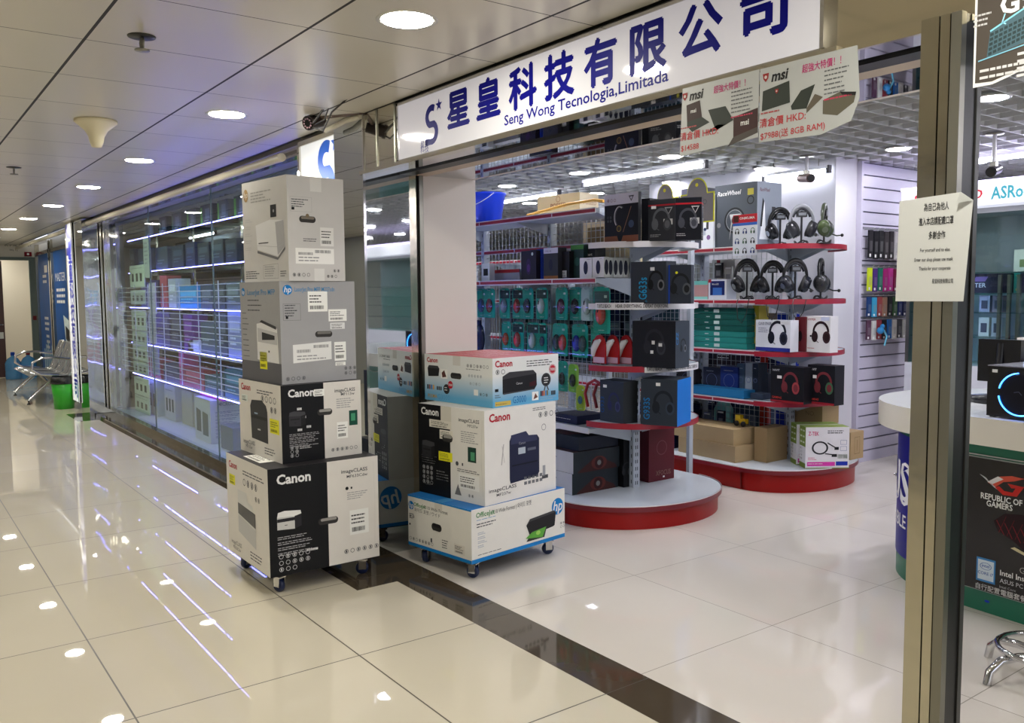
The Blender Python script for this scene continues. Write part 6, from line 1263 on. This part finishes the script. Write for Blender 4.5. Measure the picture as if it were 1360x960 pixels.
# glass showcase with lit header
SX0, SX1, SY = -3.9, 5.4, 7.0
t = thing('glass_showcase', 'tall lit glass showcase with shelves under the lettered light box', 'cabinet', (0, SY, 0))
m = MB(); m.box(SX0, SX1, 0, .5, 0, .9, mat('case_white', (210, 212, 222), .3)); m.box(SX0, SX1, .46, .5, .9, 2.12, mat('case_back', (170, 176, 190), .4)); m.box(SX0, SX0+.03, 0, .5, .9, 2.12, STEELD); m.build('body', t)
m = MB(); m.box(SX0, SX1, 0, .5, 2.10, 2.14, (176, 178, 184)); m.build('lintel', t)
for z in (1.64, 1.475, 1.325, 1.13): MB().box(SX0+.03, SX1, .02, .45, z-.006, z, GLASSG).build('shelf', t)
MB().box(SX0+.03, SX1, 0, .006, .9, 2.10, GLASS).build('glass_front', t)
m = MB()
for x in (-3.42, -2.95, -2.5): m.box(x-.008, x+.008, .02, .035, .95, 1.62, mat('led_cool', (190, 190, 255), emit=6))
m.build('light_strip', t)
m = MB()
for x in (-3.2, -3.13, -3.06): m.box(x-.012, x+.012, .1, .13, .9, 1.62, STEELD)
m.build('uprights', t)
t = thing('header_light_box', 'long white light box with red and turquoise lettering above the glass showcase', 'sign', (SX0, SY-.12, 2.15)); m = MB(); m.box(0, 9.3, 0, .3, 0, .165, mat('header_white', (222, 226, 240), .3, emit=.25)); m.build('face_panel', t); m = MB(); m.box(0, 9.3, -.01, .3, .165, .19, mat('header_violet', (206, 190, 255), emit=1.5)); m.build('light_strip', t)
m = MB(); fr = Fr(m, (0, 0, 0), (1, 0, 0), (0, 0, 1), 3.5, .165)
p = aY(1297, 262, SY-.12); q = aY(1316, 262, SY-.12); fr.text('COLORFUL', (q.x-.35-SX0)/3.5, .3, .12, (206, 30, 50), 2, 'R', .02) if False else fr.text('BIOSTAR LD', (aY(1303.5, 262, SY-.12).x-SX0)/3.5, .32, .10, (206, 30, 50), 2, 'R', .02, shear=.2)
fr.text('ASRock', (aY(1316, 262, SY-.12).x-SX0)/3.5, .25, .13, (60, 170, 186), 2, 'L', .02, width=.33); fr.text('GIGABYTE', (aY(1375, 262, SY-.12).x-SX0)/3.5, .25, .12, (60, 90, 160), 2, 'L', .02); m.build('lettering', t)
# goods in the showcase
def snd(F): F['f'].rect(0, 0, .10, 1, (60, 150, 150), 2); F['f'].text('Sound', .085, .1, .032, (230, 210, 60), 3, 'L', .015, rot=90, width=.12); F['f'].text('BLASTER', .2, .3, .05, (196, 196, 206), 2, 'L', .01, width=.2); F['f'].poly([(.4, .6), (.6, .6), (.65, .85), (.45, .85)], (120, 90, 150), 2)
for i, (x0, x1) in enumerate(((-3.62, -3.14), (-3.115, -2.66), (-2.64, -2.2), (-2.18, -1.7))):
    carton('sound_card_box', 'dark sound card box with a coloured spine, %s from the left in the showcase' % ('first', 'second', 'third', 'fourth')[i], 'box', ((x0+x1)/2, SY+.2, 1.476), x1-x0, .1, .155, (36, 30, 50), snd, group='sound card boxes in the showcase')
for i, x in enumerate((-3.05, -2.88, -2.6)): carton('small_white_box', 'small white box with a red mark on top of the showcase shelf, %s' % ('left', 'middle', 'right')[i], 'box', (x, SY+.2, 1.641), .14, .1, .17, (214, 210, 206), lambda F: (F['f'].rect(.3, .2, .7, .55, (120, 130, 90), 2), F['f'].rect(.6, .8, .95, .92, (180, 40, 50), 2)))
for zi, (z, h) in enumerate(((1.326, .13), (1.131, .15), (.901, .16))):
    for i, x in enumerate((-3.34, -3.24, -3.0, -2.86, -2.72, -2.6)):
        c = ((150, 150, 176), (120, 110, 130), (190, 190, 186), (170, 176, 190), (110, 120, 110), (60, 70, 130))[(i+zi*2) % 6]
        carton('small_device_box', '%s device box on the %s showcase shelf, %s from the post' % (cn(c), ('upper', 'middle', 'lower')[zi], ('first', 'second', 'third', 'fourth', 'fifth', 'sixth')[i]), 'box', (x, SY+.22, z), .08, .1, h, c, lambda F: (F['f'].rect(.2, .2, .8, .7, (60, 64, 80), 2),), group='device boxes in the showcase')

# ------------------------------------------------------------------ corridor end: bench, bin, bottles
t = thing('waiting_bench', 'three seat perforated steel bench with chrome armrests by the blue shop window', 'bench', (-14.45, 1.98, 0))
PM = mat('perforated_steel', (150, 152, 154), .3, .7, bump=.3, bs=90)
for k in range(3):
    x = -.62+k*.6
    m = MB(); P = [(-.30, .41), (-.27, .43), (-.1, .42), (.12, .395), (.18, .41), (.22, .48), (.30, .70), (.34, .82), (.36, .83)]
    V = []
    for y, z in P: V += [(x-.27, y, z), (x+.27, y, z), (x-.27, y, z-.012), (x+.27, y, z-.012)]
    F_ = []
    for i in range(len(P)-1): b = 4*i; F_ += [(b, b+1, b+5, b+4), (b+2, b+6, b+7, b+3), (b, b+4, b+6, b+2), (b+1, b+3, b+7, b+5)]
    m.add(V, F_, PM); m.add(V[:4], [(0, 2, 3, 1)], PM); m.add(V[-4:], [(0, 1, 3, 2)], PM)
    for s in (-.09, .09): m.tube([(x+s, y, z+.004) for y, z in P], .006, CHR, 6)
    m.build('seat_shell', t)
for x in (-.93, .88):
    MB().tube([(x, .24, .62), (x, .0, .66), (x, -.16, .655), (x, -.27, .60), (x, -.28, .50), (x, -.18, .43), (x, .05, .40)], .018, CHR, 8).build('armrest', t)
MB().box(-1.0, .95, -.04, .04, .34, .38, mat('beam_dark', (60, 60, 62), .4, .5)).build('beam', t)
for x in (-.75, .70):
    m = MB(); m.tube([(x, 0, .35), (x, -.15, .22), (x, -.32, .06)], [.028, .024, .018], CHR, 8); m.tube([(x, 0, .35), (x, .12, .2), (x, .26, .06)], [.028, .024, .018], CHR, 8)
    for y in (-.32, .26): m.lathe([(0, 0), (.026, 0), (.02, .015), (.008, .02), (.008, .06), (0, .06)], DARK, 12, cx=x, cy=y)
    m.build('leg', t)
t = thing('waste_bin', 'bright green waste bin with a black liner beside the steel bench', 'bin', (-12.98, 1.99, 0)); m = MB(); m.lathe([(0, 0), (.12, 0), (.155, .42), (.150, .42), (.115, .01), (0, .01)], mat('bin_green', (44, 164, 40), .35), 24); m.build('body', t)
m = MB(); m.lathe([(.157, .34), (.162, .36), (.160, .43), (.15, .435), (.14, .36)], mat('liner_black', (16, 18, 18), .2, bump=.6, bs=25), 24); m.build('liner', t)
for i, (x, y, c, lb) in enumerate(((-18.3, 1.99, (20, 60, 150), 'blue water jug with a blue cap by the end door, left of the two'), (-18.3, 2.24, (110, 20, 34), 'blue water jug with a red cap by the end door, right of the two'))):
    t = thing('water_jug', lb, 'bottle', (x, y, 0), 0, 'water jugs by the end door'); m = MB(); m.lathe([(0, 0), (.13, 0), (.135, .02), (.135, .13), (.128, .15), (.135, .17), (.135, .30), (.09, .38), (.03, .42), (.03, .45), (0, .45)], mat('jug_blue', (60, 130, 180), .08, alpha=.8), 24); m.build('body', t); m = MB(); m.lathe([(0, .44), (.036, .44), (.034, .50), (0, .50)], c, 16); m.build('cap', t)
t = MB().box(-.01, .01, -.03, .03, -.04, .04, (90, 20, 24)).build('call_button', loc=(-18.51, 2.41, 1.12)); tag(t, 'small dark red push button on the green door frame', 'button')
t = MB().box(-.012, 0, -.045, .045, -.06, .06, (196, 196, 190)).build('door_tag', loc=(-18.69, 1.86, .8)); tag(t, 'small white tag on the dark wooden door', 'tag')
